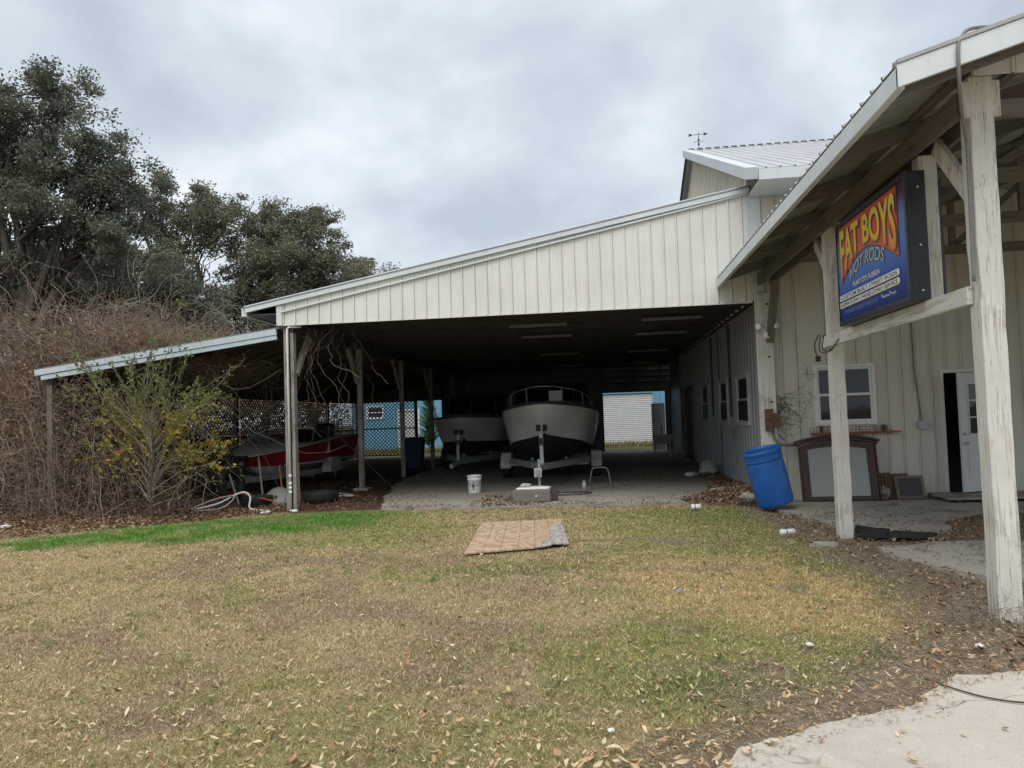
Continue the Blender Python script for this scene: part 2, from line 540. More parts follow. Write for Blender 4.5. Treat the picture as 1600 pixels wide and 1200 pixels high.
def poly_sd(x, y, poly):
    """signed distance, negative inside"""
    x = np.asarray(x, float); y = np.asarray(y, float)
    d = np.full(x.shape, 1e9); inside = np.zeros(x.shape, bool)
    n = len(poly)
    for i in range(n):
        ax, ay = poly[i]; bx, by = poly[(i + 1) % n]
        ex, ey = bx - ax, by - ay
        t = np.clip(((x - ax) * ex + (y - ay) * ey) / (ex * ex + ey * ey), 0, 1)
        d = np.minimum(d, np.hypot(x - ax - t * ex, y - ay - t * ey))
        c = ((ay > y) != (by > y)) & (x < (bx - ax) * (y - ay) / ((by - ay) if by != ay else 1e-9) + ax)
        inside ^= c
    return np.where(inside, -d, d)

# ------------------------------------------------------------------ ground fields
GREEN = [(-8.9, 10.4), (-8.3, 11.15), (-7.2, 12.3), (-5.87, 13.5), (-4.0, 13.65), (-3.6, 12.9), (-3.75, 11.5), (-5.07, 10.75), (-6.64, 10.1), (-8.0, 10.1)]
DIRT = [(2.2, 13.0), (2.25, 10.6), (2.35, 9.0), (2.45, 7.5), (2.3, 6.1), (1.9, 5.45), (1.3, 5.15), (0.85, 4.55), (0.45, 4.1), (0.1, 3.55), (-0.3, 2.4), (12, 2.4), (12, 13.9), (2.6, 13.9)]
GOLD = [(-0.3, 8.7), (1.04, 8.7), (2.0, 8.9), (2.45, 6.9), (2.2, 5.7), (1.3, 5.7), (0.3, 6.8)]
MULCH = [(-40, 13.0), (-9.5, 12.2), (-7.4, 12.9), (-6.2, 13.75), (3.2, 13.75), (3.2, 40), (-40, 60)]
DRIVE = [(0.33, 3.35), (0.47, 3.61), (1.03, 4.13), (1.59, 4.32), (1.96, 4.82), (2.41, 4.94), (9, 5.3), (9, -3), (-1.2, -3), (-0.2, 2.2)]
PATIO = [(2.65, 12.95), (2.75, 12.1), (3.0, 11.0), (3.3, 10.4), (3.75, 9.95), (4.3, 10.6), (4.7, 11.4), (5.4, 11.9), (7, 12.2), (12, 12.2), (12, 13.88), (2.95, 13.88)]
PATCH = [(2.95, 9.15), (3.05, 8.6), (3.3, 7.6), (3.9, 7.3), (12, 7.2), (12, 9.6), (4.5, 9.45), (3.7, 9.5)]
PLY = [(-1.68, 9.08), (-1.88, 11.6), (-0.70, 11.88), (-0.48, 9.6)]
SLAB = [(-4.1, 13.72), (-4.75, 16.4), (-5.45, 20.2), (-5.6, 25), (-5.6, 33.1), (2.8, 33.1), (2.8, 13.80), (1.2, 13.78)]

def sstep(v, a, b):
    t = np.clip((v - a) / (b - a), 0, 1)
    return t * t * (3 - 2 * t)
def mixc(a, b, t):
    return a + (np.asarray(b) - a) * t[:, None]
def blob(x, y, cx, cy, rx, ry):
    return np.exp(-(((x - cx) / rx) ** 2 + ((y - cy) / ry) ** 2))

def fields(x, y):
    x = np.asarray(x, float); y = np.asarray(y, float)
    wob = (fbm(x, y, 1.6, 3) - 0.5) * 1.1
    n1 = fbm(x, y, 0.35, 21); n2 = fbm(x, y, 1.3, 5); n3 = fbm(x, y, 4.5, 8)
    g = np.zeros((len(x), 3)) + np.array([0.57, 0.45, 0.255])             # dry thatch
    g = mixc(g, [0.45, 0.335, 0.215], sstep(n2, 0.45, 0.75))
    ol = sstep(n1 + 0.35 * (n3 - .5) + 0.12 * np.clip((x + 3.5) / 3, -1.2, 1) , 0.40, 0.60) * sstep(x, -7, -3) * (.85 - .35 * sstep(-y, -5.5, -3.5))
    g = mixc(g, [0.37, 0.365, 0.125], ol)
    gold = sstep(-(poly_sd(x, y, GOLD) + wob * 0.8), -0.35, 0.5)
    g = mixc(g, [0.66, 0.48, 0.25], gold * 0.85)
    gr = np.zeros(len(x))
    for cx, cy, rx, ry, a in ((0.55, 4.65, .5, .32, .75), (2.1, 8.3, .35, .5, .8), (1.7, 12.0, .9, .7, .75), (-0.9, 8.2, 1.1, .5, .45), (0.4, 12.6, 1.6, .7, .5), (1.75, 5.3, .35, .18, .6)):
        gr = np.maximum(gr, a * blob(x, y, cx, cy, rx, ry))
    gr = gr * sstep(n3 + 0.4 * gr, 0.30, 0.62)
    g = mixc(g, [0.19, 0.26, 0.07], gr)
    strip = sstep(-(poly_sd(x, y, GREEN) + wob * 0.9 + (n3 - .5) * .7 - .12), -0.22, 0.30)
    g = mixc(g, [0.155, 0.33, 0.06], strip * (.45 + .55 * sstep(n3, .3, .6)))
    dirt = sstep(-(poly_sd(x, y, DIRT) + wob * 0.75), -0.35, 0.3)
    bare = np.maximum(sstep(fbm(x, y, 2.2, 31), 0.60, 0.72) * sstep(x, -0.5, 1.0) * sstep(-y, -10.5, -7) * 0.8, blob(x, y, 0.6, 9.9, 1.0, .5) * sstep(n3, .4, .6))
    dirt = np.maximum(dirt, bare * (1 - strip))
    g = mixc(g, [0.34, 0.262, 0.20], dirt * 0.9)
    mul = sstep(-(poly_sd(x, y, MULCH) + wob * 0.5), -0.3, 0.25)
    g = mixc(g, [0.15, 0.092, 0.06], mul)
    dens = np.clip(1 - 0.93 * dirt, 0, 1) * (1 - 0.985 * mul)
    h = 0.015 + 0.010 * n3 + 0.024 * strip + 0.014 * gr
    return g, dens, h, strip, dirt, mul

# ground sheet: fine near the camera, coarse to the horizon
def axis_pts(a, b, step, far):
    core = np.arange(a, b + 1e-6, step)
    k = np.array([0.5, 1.5, 4, 9, 18, 35, 70, 150, 400])
    k = k[k < far]
    return np.concatenate([(a - k)[::-1], core, b + k])
gx = axis_pts(-13, 7, 0.11, 900); gy = axis_pts(1.5, 16, 0.11, 900)
GX, GY = np.meshgrid(gx, gy, indexing='ij')
fx, fy = GX.ravel(), GY.ravel()
gz = (fbm(fx, fy, 0.9, 41) - 0.5) * 0.05 + (fbm(fx, fy, 5, 43) - .5) * 0.014 - 0.012
near = (np.abs(fx) < 14) & (fy < 16.5)
gz = np.where(near, gz, -0.02)
for pl in (SLAB, DRIVE, PATIO, PATCH, PLY):
    gz = np.where(poly_sd(fx, fy, pl) < 0.12, np.minimum(gz, -0.03), gz)
gv = np.stack([fx, fy, gz], 1)
nx, ny = len(gx), len(gy)
ii, jj = np.meshgrid(np.arange(nx - 1), np.arange(ny - 1), indexing='ij')
gf = np.stack([ii * ny + jj, (ii + 1) * ny + jj, (ii + 1) * ny + jj + 1, ii * ny + jj + 1], -1).reshape(-1, 4)
cen = gv[gf].mean(1)
gcol, gden, _, _, _, _ = fields(cen[:, 0], cen[:, 1])
far = (np.abs(cen[:, 0]) > 30) | (cen[:, 1] > 36)
gcol = gcol * (0.78 + 0.12 * (1 - gden))[:, None]
gcol[far] = (0.16, 0.15, 0.08)
tag(np_mesh('ground', gv, gf, 'ground_mat', None, gcol, smooth=True), 'patchy dry lawn with bare dirt and mulch', 'ground', kind='structure')

def slab(name, poly, z, thick, m, label, jag=0.06, seed=1, kind='structure', sub=0.25):
    """irregular concrete sheet with a broken edge"""
    rng = random.Random(seed); pts = []
    n = len(poly)
    for i in range(n):
        a = Vector((*poly[i], 0)); b = Vector((*poly[(i + 1) % n], 0)); k = max(1, int((b - a).length / sub))
        if k > 60: k = 60
        for t in range(k):
            p = a.lerp(b, t / k)
            w1 = float(fbm(np.array([p.x]), np.array([p.y]), 2.2, seed + 50)[0] - .5) * jag * 6
            w2 = float(fbm(np.array([p.x]), np.array([p.y]), 2.2, seed + 80)[0] - .5) * jag * 6
            pts.append((p.x + w1 + rng.uniform(-jag, jag) * .35, p.y + w2 + rng.uniform(-jag, jag) * .35, z))
    return tag(MB().prism(pts, (0, 0, -thick)).build(name, m), label, 'concrete', kind=kind)
slab('carport_floor', SLAB, 0.022, 0.2, 'slab', 'grey concrete floor under the carport', 0.05, 3)
slab('driveway', DRIVE, 0.018, 0.15, 'drive', 'pale sandy concrete drive beside the lawn', 0.035, 5, sub=0.05)
slab('porch_floor', PATIO, 0.020, 0.15, 'concrete', 'stained concrete floor along the porch wall', 0.05, 6, sub=0.15)
slab('porch_patch', PATCH, 0.014, 0.15, 'concrete', 'low concrete patch between the porch posts', 0.05, 8, sub=0.15)

# ------------------------------------------------------------------ ribbed sheet metal
def rib_profile(u, v, rib, h=0.022):
    if rib and h == 0.024 and v - u > 0.15:
        return [(u, 0), (u + 0.004, h), (u + 0.06, h), (u + 0.064, 0), (v, 0)]
    if rib and v - u > 0.06:
        return [(u, 0), (u + 0.008, h), (u + 0.026, h), (u + 0.030, -0.014), (u + 0.040, -0.014), (u + 0.044, 0), (v, 0)]
    return [(u, 0), (v, 0)]

def strips(parent, name, m, O, A, S, N, width, length, pitch=0.2286, rib=0.022, first=0.0):
    """strips of ribbed sheet: run across A, ribs along S (length may be a function of u giving (start, end))"""
    O = Vector(O); A = Vector(A).normalized(); S = Vector(S).normalized(); N = Vector(N).normalized()
    u = first; out = []
    while u < width - 0.02:
        v = min(u + pitch, width)
        pr = rib_profile(u, v, True, rib)
        vs = []; fs = []
        for (a, h) in pr:
            s0, s1 = length(a) if callable(length) else (0, length)
            vs += [O + A * a + N * h + S * s0, O + A * a + N * h + S * s1]
        for i in range(len(pr) - 1):
            fs.append((2 * i, 2 * i + 2, 2 * i + 3, 2 * i + 1))
        me = bpy.data.meshes.new(name)
        me.from_pydata([tuple(p) for p in vs], [], fs)
        out.append(finish(name, me, m, parent, fix=False))
        u = v
    return out

def wall_strips(parent, name, m, O, A, N, a0, a1, zhi, openings, pitch=0.2286, z0=0.0, rib=0.02):
    """vertical ribbed wall along A from a0 to a1 with openings (u0,u1,za,zb)"""
    O = Vector(O); A = Vector(A); N = Vector(N)
    reg = [a0 + i * pitch for i in range(int((a1 - a0) / pitch) + 1)]
    ed = sorted(set([round(e, 4) for e in reg + [a1] + [q for o in openings for q in o[:2]]]))
    regs = set(round(e, 4) for e in reg)
    for u, v in zip(ed[:-1], ed[1:]):
        if v - u < 0.004: continue
        mid = (u + v) / 2
        segs = [(z0, None)]
        for (p, q, za, zb) in openings:
            if p <= mid <= q:
                segs = [(z0, za), (zb, None)]
        for (s0, s1) in segs:
            if s1 is not None and s1 - s0 < 0.02: continue
            vs = []; fs = []
            pr = rib_profile(u, v, u in regs, rib)
            for (a, h) in pr:
                zt = zhi(a) if s1 is None else s1
                vs += [O + A * a + N * h + Vector((0, 0, s0)), O + A * a + N * h + Vector((0, 0, zt))]
            for i in range(len(pr) - 1):
                fs.append((2 * i, 2 * i + 2, 2 * i + 3, 2 * i + 1))
            me = bpy.data.meshes.new(name)
            me.from_pydata([tuple(p) for p in vs], [], fs)
            finish(name, me, m, parent, fix=False)

X1, Y1, Z1 = Vector((1, 0, 0)), Vector((0, 1, 0)), Vector((0, 0, 1))
YF, YB = 13.9, 33.1
GRID = [14.0, 17.83, 21.66, 25.5, 29.3, 33.0]

def window(parent, axis, c, a0, a1, z0, z1, out, m_frame='frame_white', dark='pane', lites=True):
    """double-hung window: frame, two sashes, panes. axis 'x' runs along X at Y=c; out = sign of outward normal"""
    def bx(mb, u0, u1, d0, d1, za, zb):
        d0, d1 = c + out * d0, c + out * d1
        if axis == 'x': mb.box(u0, u1, min(d0, d1), max(d0, d1), za, zb)
        else: mb.box(min(d0, d1), max(d0, d1), u0, u1, za, zb)
    t = 0.055
    f = MB()
    bx(f, a0, a0 + t, -0.05, 0.045, z0, z1); bx(f, a1 - t, a1, -0.05, 0.045, z0, z1)
    bx(f, a0 + t, a1 - t, -0.05, 0.045, z1 - t, z1); bx(f, a0 + t, a1 - t, -0.05, 0.052, z0, z0 + t)
    fo = f.build('window', m_frame, parent, bevel=0.004)
    zm = (z0 + z1) / 2
    for (za, zb, d) in ((z0 + t, zm + 0.02, 0.012), (zm - 0.02, z1 - t, -0.012)):
        s = MB(); k = 0.04
        bx(s, a0 + t, a0 + t + k, d - .012, d + .012, za, zb); bx(s, a1 - t - k, a1 - t, d - .012, d + .012, za, zb)
        bx(s, a0 + t + k, a1 - t - k, d - .012, d + .012, za, za + k); bx(s, a0 + t + k, a1 - t - k, d - .012, d + .012, zb - k, zb)
        s.build('sash', m_frame, fo)
        p = MB(); bx(p, a0 + t + k, a1 - t - k, d - .004, d + .004, za + k, zb - k)
        p.build('pane', dark, fo)
    return fo

# ------------------------------------------------------------------ main building
main = thing('metal_building', 'tall cream ribbed metal building with grey gable roof behind the porch', 'building', (2.9, YF, 0))
WIN = (3.64, 4.66, 1.28, 2.33)
DOOR = (5.75, 6.68, 0.02, 2.12)
fw = thing('front_wall', None, None); fw.parent = main; fw.location = (0, 0, 0)
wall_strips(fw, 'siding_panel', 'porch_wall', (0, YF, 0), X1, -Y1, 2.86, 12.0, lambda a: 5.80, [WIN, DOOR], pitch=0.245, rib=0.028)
window(main, 'x', YF, WIN[0], WIN[1], WIN[2], WIN[3], -1)
MB().box(2.86, 3.0, YF + .01, YF + .06, 3.0, 3.05).build('girt', 'dark_x', main)
# door frame and leaf, standing ajar inwards
f = MB().box(DOOR[0] - .04, DOOR[0] + .012, YF - .035, YF + .10, 0.02, DOOR[3] + .05)
f.box(DOOR[1] - .012, DOOR[1] + .04, YF - .035, YF + .10, 0.02, DOOR[3] + .05).box(DOOR[0] + .012, DOOR[1] - .012, YF - .035, YF + .10, DOOR[3] - .012, DOOR[3] + .05)
f.build('door_frame', 'frame_white', fw, bevel=0.004)
ang = rad(21)
def door_m(mb):
    # leaf local: u from hinge (0) to latch (-0.9); thickness along y
    return mb.xf(Matrix.Translation((DOOR[1] - .02, YF - .085, 0)) @ Matrix.Rotation(ang, 4, 'Z'))
lf = MB().box(-.88, 0, 0, .042, 0.125, DOOR[3] - .03)
door = door_m(lf).build('door', 'door_white', main, bevel=0.004)
pn = MB()
for u0 in (-.76, -.40):
    for (za, zb) in ((.28, .86),):
        for (p, q, r, s_) in ((u0, u0 + .28, za, za + .02), (u0, u0 + .28, zb - .02, zb), (u0, u0 + .02, za + .02, zb - .02), (u0 + .26, u0 + .28, za + .02, zb - .02)):
            pn.box(p, q, -.010, 0.002, r, s_)
door_m(pn).build('raised_panel', 'door_white', door)
for i in range(3):
    for j in range(3):
        g0 = -.70 + i * .185; z0 = 1.08 + j * .28
        door_m(MB().box(g0, g0 + .165, -.004, .006, z0, z0 + .26)).build('door_lite', 'pane', door)
mu = MB()
for i in range(4): mu.box(-.72 + i * .185, -.70 + i * .185, -.012, 0.002, 1.06, 1.93)
for j in range(4): mu.box(-.72, -.145, -.011, 0.002, 1.06 + j * .28, 1.08 + j * .28)
door_m(mu).build('muntin', 'door_white', door)
kn = MB().lathe([(.012, 0), (.012, .03), (.030, .04), (.033, .055), (.024, .07)], 14, Matrix.Translation((-.81, 0, .93)) @ Matrix.Rotation(rad(90), 4, 'X'))
door_m(kn).build('door_knob', 'galv', door, smooth=True)
kn = MB().lathe([(.028, 0), (.028, .018), (.012, .02)], 14, Matrix.Translation((-.81, 0, 1.08)) @ Matrix.Rotation(rad(90), 4, 'X'))
door_m(kn).build('deadbolt', 'galv', door, smooth=True)

# side wall inside the carport, ribbed grey, three windows and a dark opening
sw = thing('side_wall', None, None); sw.parent = main
SWIN = [(15.62, 16.98, 1.28, 2.33), (18.2, 19.45, 1.28, 2.33), (21.4, 22.9, 1.28, 2.33), (24.75, 28.3, 0.0, 2.35)]
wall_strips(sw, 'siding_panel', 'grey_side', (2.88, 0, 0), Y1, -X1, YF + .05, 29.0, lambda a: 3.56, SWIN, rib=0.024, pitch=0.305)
for w in SWIN[:3]:
    window(main, 'y', 2.88, *w[:2], *w[2:], -1, m_frame='dirty_white', dark='dusty_pane')
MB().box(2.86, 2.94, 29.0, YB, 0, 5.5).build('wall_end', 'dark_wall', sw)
t = MB().box(2.79, 2.95, 24.66, 24.75, 0, 2.40).box(2.79, 2.95, 28.3, 28.39, 0, 2.40).box(2.79, 2.95, 24.75, 28.3, 2.35, 2.44)
t.build('opening_trim', 'grey_z', sw)
for yy in (17.6, 20.4):
    MB().tube([(2.83, yy, 3.5), (2.83, yy, 1.45)], 0.022, 6).build('conduit', 'dark_grey', sw)
MB().box(2.79, 2.85, 17.28, 17.42, 1.0, 1.2).build('outlet_box', 'fixture', sw)

# gable wall above the carport roof
RIDGE_Y, RIDGE_Z, EAVE_Y, EAVE_Z = 21.4, 8.74, 12.85, 5.50
SL = (RIDGE_Z - EAVE_Z) / (RIDGE_Y - EAVE_Y)
def rake(y): return RIDGE_Z - abs(y - RIDGE_Y) * SL - 0.03
gw = thing('gable_wall', None, None); gw.parent = main
wall_strips(gw, 'siding_panel', 'cream_old', (2.76, 0, 0), Y1, -X1, YF + .02, 28.9, rake, [], z0=3.57)
# upper front wall corner trim and eave
MB().box(2.66, 2.875, YF - .03, YF + .03, 3.5, 5.83).build('corner_trim', 'white_trim', main)
# roof: ribbed strips on both slopes
rf = thing('roof', None, None); rf.parent = main
sl_len = math.hypot(RIDGE_Y - EAVE_Y, RIDGE_Z - EAVE_Z)
sdir = Vector((0, RIDGE_Y - EAVE_Y, RIDGE_Z - EAVE_Z)).normalized()
strips(rf, 'roof_panel', 'roof_metal', (2.55, EAVE_Y - .03, EAVE_Z + .02), X1, sdir, X1.cross(sdir), 10.0, sl_len)
sdir2 = Vector((0, -(RIDGE_Y - EAVE_Y), RIDGE_Z - EAVE_Z)).normalized()
strips(rf, 'roof_panel', 'roof_metal', (2.55, 2 * RIDGE_Y - EAVE_Y + .03, EAVE_Z + .02), X1, sdir2, -X1.cross(sdir2), 10.0, sl_len, pitch=0.9)
for i in range(44):
    MB().bar((2.55 + i * .2286 + .05, RIDGE_Y - .10, RIDGE_Z + .02), (2.55 + i * .2286 + .20, RIDGE_Y - .10, RIDGE_Z + .02), .06, .03).build('closure_strip', 'dark_grey', rf)
MB().prism([(2.50, RIDGE_Y - .17, RIDGE_Z - .02), (2.50, RIDGE_Y, RIDGE_Z + .07), (2.50, RIDGE_Y + .17, RIDGE_Z - .02), (2.50, RIDGE_Y, RIDGE_Z + .055)], (10.1, 0, 0)).build('ridge_cap', 'roof_metal', rf)
for sgn in (-1, 1):
    a = (2.56, RIDGE_Y, RIDGE_Z - .05); b = (2.56, RIDGE_Y + sgn * (RIDGE_Y - EAVE_Y + .02), EAVE_Z - .05)
    MB().bar(a, b, .22 if sgn < 0 else .05, .20 if sgn < 0 else .08).build('rake_trim', 'white_trim' if sgn < 0 else 'dark_grey', rf, bevel=.01)
MB().box(2.67, 12.5, EAVE_Y - .05, EAVE_Y, EAVE_Z - .17, EAVE_Z + .01).build('eave_fascia', 'white_trim', rf)
MB().box(2.68, 12.5, EAVE_Y + .002, YF - .04, EAVE_Z - .16, EAVE_Z - .145).build('soffit', 'white_trim', rf)
# closing shell so that the rooms stay dark
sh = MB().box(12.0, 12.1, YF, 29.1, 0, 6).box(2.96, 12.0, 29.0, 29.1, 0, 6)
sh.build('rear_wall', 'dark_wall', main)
MB().box(2.95, 12.0, YF + .3, 29.0, -0.02, 0.012).build('inside_floor', 'dark_grey', main)

# wall-side things
t = thing('weather_vane', 'small grey weather vane on the ridge of the tall metal roof', 'weather vane', (2.9, RIDGE_Y, RIDGE_Z + .07))
MB().tube([(2.9, RIDGE_Y, RIDGE_Z + .06), (2.9, RIDGE_Y, RIDGE_Z + .72)], .012, 6).build('rod', 'dark_grey', t)
for zz in (.24, .42):
    MB().lathe([(.005, -.05), (.045, -.02), (.045, .02), (.005, .05)], 10, Matrix.Translation((2.9, RIDGE_Y, RIDGE_Z + zz))).build('ball', 'dark_grey', t, smooth=True)
a = MB().tube([(2.56, RIDGE_Y - .1, RIDGE_Z + .60), (3.22, RIDGE_Y + .1, RIDGE_Z + .68)], .010, 5)
a.prism([(2.50, RIDGE_Y - .12, RIDGE_Z + .52), (2.50, RIDGE_Y - .12, RIDGE_Z + .66), (2.68, RIDGE_Y - .06, RIDGE_Z + .61)], (0, .012, 0))
a.prism([(3.12, RIDGE_Y + .07, RIDGE_Z + .60), (3.12, RIDGE_Y + .07, RIDGE_Z + .74), (3.30, RIDGE_Y + .12, RIDGE_Z + .69)], (0, .012, 0))
a.build('arrow', 'dark_grey', t)
MB().tube([(2.70, RIDGE_Y, RIDGE_Z + .33), (3.12, RIDGE_Y, RIDGE_Z + .36)], .010, 5).tube([(2.9, RIDGE_Y - .2, RIDGE_Z + .345), (2.9, RIDGE_Y + .2, RIDGE_Z + .345)], .010, 5).build('direction_arms', 'dark_grey', t)

for _o in bpy.data.objects['weather_vane'].children:
    _c = Vector((2.9, RIDGE_Y, RIDGE_Z + .07))
    _o.data.transform(Matrix.Translation(_c) @ Matrix.Scale(.68, 4) @ Matrix.Translation(-_c))

t = thing('flood_light', 'twin white flood light on the white wall post', 'light', (2.86, YF - .12, 3.0))
MB().box(2.80, 2.92, YF - .13, YF - .09, 2.93, 3.05).build('mount', 'white_plastic', t)
for sx, dx in ((-1, -.12), (1, .14)):
    M = Matrix.Translation((2.86 + dx, YF - .20, 3.03)) @ Matrix.Rotation(rad(40 * sx), 4, 'Z') @ Matrix.Rotation(rad(100), 4, 'X')
    h = MB().lathe([(.03, -.08), (.04, -.04), (.052, .02), (.056, .05), (.045, .055)], 14, M).build('lamp_head', 'white_plastic', t, smooth=True)
    MB().tube([(2.86, YF - .12, 3.0), (2.86 + dx, YF - .18, 3.02)], .014, 6).build('arm', 'white_plastic', t)
MB().lathe([(.05, -.10), (.055, 0), (.04, .01)], 12, Matrix.Translation((2.87, YF - .16, 2.92))).build('sensor', 'white_plastic', t, smooth=True)

t = thing('meter_box', 'brown weathered wooden box on the white wall post above the blue barrel', 'box', (2.87, YF - .14, 1.3))
MB().box(2.77, 2.90, YF - .24, YF - .13, 1.22, 1.60).build('case', 'brown_box', t, bevel=.006)
MB().box(2.90, 3.00, YF - .22, YF - .13, 1.28, 1.52).build('side_case', 'brown_box', t, bevel=.006)
MB().box(2.76, 2.91, YF - .25, YF - .24, 1.29, 1.305).lathe([(.03, 0), (.03, .02)], 12, Matrix.Translation((2.83, YF - .24, 1.42)) @ Matrix.Rotation(rad(90), 4, 'X')).build('cover', 'rust', t)
pts = [(2.90, YF - .16, 1.22), (2.91, YF - .16, 1.10), (2.97, YF - .15, 1.0), (3.10, YF - .12, .965), (3.34, YF - .1, .965)]
tag(MB().tube(pts, .022, 8).build('conduit_pipe', 'cable', None, smooth=True), 'grey bent conduit pipe running from the brown box to the dresser mirror', 'pipe')

t = thing('outlet_conduit', 'thin grey conduit with square box on wall between window and door', 'conduit', (5.38, YF - .04, 1.2))
MB().tube([(5.28, YF - .045, 3.6), (5.29, YF - .045, 2.2), (5.37, YF - .045, 1.32)], .013, 6).build('pipe', 'cable', t)
MB().box(5.30, 5.45, YF - .10, YF - .03, 1.17, 1.31).build('box', 'galv', t, bevel=.006)

# rust-coloured wire shelf under the window
t = thing('wire_rack', 'narrow rusty orange wire rack under the porch window', 'rack', (4.2, YF - .1, 1.15))
MB().box(3.55, 4.98, YF - .17, YF - .03, 1.13, 1.16).build('shelf_board', 'orange_rust', t)
w = MB()
for zz in (1.20, 1.25): w.tube([(3.50, YF - .19, zz), (4.82, YF - .19, zz)], .005, 4)
for i in range(24): w.tube([(3.50 + i * .0574, YF - .19, 1.11), (3.50 + i * .0574, YF - .19, 1.25)], .0035, 4)
w.build('wire_grid', 'rust', t)
for xx in (3.7, 4.72): MB().box(xx, xx + .03, YF - .14, YF - .03, 1.16, 1.27).build('bracket', 'rust', t)

# dead climbing twigs on the wall
def twigs(name, n, origin, spread, length, r, m, label, seed, flat_y=None, group=None, down=0.0):
    rng = np.random.default_rng(seed)
    S = 9
    st = np.array(origin) + rng.normal(size=(n, 3)) * np.array(spread)
    d = rng.normal(size=(n, 3)); d /= np.linalg.norm(d, axis=1, keepdims=True)
    path = np.zeros((n, S, 3)); p = st.copy()
    for s in range(S):
        path[:, s] = p
        d = d + rng.normal(size=(n, 3)) * 0.45; d[:, 2] -= down
        d /= np.linalg.norm(d, axis=1, keepdims=True)
        p = p + d * (length / S) * rng.uniform(.5, 1.3, (n, 1))
    if flat_y is not None:
        path[:, :, 1] = flat_y - np.abs(path[:, :, 1] - origin[1]) * 0.12 - 0.02
    v, f = np_tubes(path, np.linspace(r, r * .4, S)[None].repeat(n, 0))
    o = np_mesh(name, v, f, m)
    return tag(o, label, 'vine', group, kind='stuff')
twigs('dead_wall_vine', 60, (3.08, YF, 1.50), (.10, .1, .16), .55, .0045, 'vine_dark', 'dead brown vine twigs on the wall beside the brown box', 3, flat_y=YF - .03)
twigs('dead_wall_vine', 16, (3.50, YF, 1.85), (.05, .1, .20), .35, .004, 'vine_dark', 'dead vine stems on the wall left of the porch window', 4, flat_y=YF - .03)

# ------------------------------------------------------------------ carport
cp = thing('carport', 'wide open carport with cream ribbed header and sloping white trim', 'carport', (-1.5, YF, 0))
def ctop(x): return 3.87 + 0.18 * (x + 5.9)
hd = thing('header', None, None); hd.parent = cp
wall_strips(hd, 'siding_panel', 'cream', (0, YF - .02, 0), X1, -Y1, -5.92, 2.66, ctop, [], z0=3.49)
# bright galvanised drip edge and sloped cap trim (two folds)
a, b = Vector((-6.64, YF - .06, ctop(-6.64) + .065)), Vector((2.70, YF - .06, ctop(2.70) + .065))
MB().bar(a, b, .06, .13).build('rake_trim', 'white_trim', cp, bevel=.006)
MB().bar(a + Vector((.7, .012, -.078)), b + Vector((0, .012, -.078)), .05, .03).build('trim_fold', 'white_trim', cp)
MB().box(-6.03, -5.92, YF - .055, YF + .06, 3.47, ctop(-5.98) - .005).build('corner_trim', 'white_trim', cp, bevel=.004)
MB().box(-5.92, 2.68, YF - .03, YF + .02, 3.465, 3.488).build('bottom_trim', 'cream', cp)
MB().box(-6.72, -6.62, YF - .04, YB, ctop(-6.64) - .06, ctop(-6.64) + .10).build('eave_fascia', 'white_trim', cp)
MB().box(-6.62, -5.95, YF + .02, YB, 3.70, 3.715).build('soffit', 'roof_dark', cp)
sd = Vector((1, 0, .18)).normalized()
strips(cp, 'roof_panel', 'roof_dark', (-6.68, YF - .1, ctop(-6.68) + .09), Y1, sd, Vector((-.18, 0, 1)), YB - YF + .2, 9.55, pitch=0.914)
MB().box(-5.97, -5.90, YF + .07, YB, 3.38, ctop(-5.94) + .05).build('side_strip', 'dark_wall', cp)
# flat joists and fixtures
for i in range(31):
    y = YF + .35 + i * .61
    MB().bar((-5.82, y, 3.62), (2.86, y, 3.62), .045, .13).build('joist', 'dark_x', cp)
for i in range(8):
    x = -5.2 + i * 1.1
    MB().bar((x, YF + .1, 3.715 + .0), (x, YB, 3.715), .09, .035).build('stringer', 'dark_y', cp)
MB().box(-5.85, -5.75, YF + .05, YB, 3.33, 3.55).build('beam', 'dark_y', cp)
def cpost(x, y, z1, m='grey_z', w=.115):
    return MB().bar((x, y, 0), (x, y, z1), w, w, seg=8, jit=.003).build('post', m, cp, bevel=.006)
p0 = MB().bar((-5.90, 14.0, 0), (-5.90, 14.0, 3.47), .07, .14, seg=8, jit=.002).build('post', 'grey_z', cp, bevel=.005)
p0 = MB().bar((-5.775, 14.0, 0), (-5.775, 14.0, 3.33), .065, .14, seg=8, jit=.002).build('post', 'grey_z', cp, bevel=.005)
for y in GRID[1:]:
    cpost(-5.72, y, 3.34)
for y0, y1 in ((14.08, 14.75), (17.78, 17.10), (21.6, 20.9), (25.4, 24.7)):
    MB().bar((-5.76, y0, 2.55), (-5.76, y1, 3.33), .09, .10).build('brace', 'grey_z', cp, bevel=.004)
MB().box(-5.90, -5.54, 17.66, 18.0, 0, .055).build('footing', 'stone', cp, bevel=.01)
for (x0, y) in ((-1.9, 16.1), (.86, 15.95), (-1.88, 18.4), (.87, 18.85), (-1.88, 23.9), (.84, 24.0), (-1.88, 29.7), (.86, 29.8)):
    tag(MB().box(x0, x0 + 1.22, y, y + .11, 3.49, 3.545).build('light_fixture', 'fixture', None, bevel=.006), '%s unlit ceiling strip light from the header in the line %s' % (('first', 'second', 'third', 'fourth')[sum(y > q for q in ((17, 20, 26) if x0 > -3 else (17, 20, 22)))], 'beside the ribbed side wall' if x0 > 0 else 'over the white boat' if x0 > -3 else 'beside the post row'), 'light', 'ceiling strip lights in the carport')
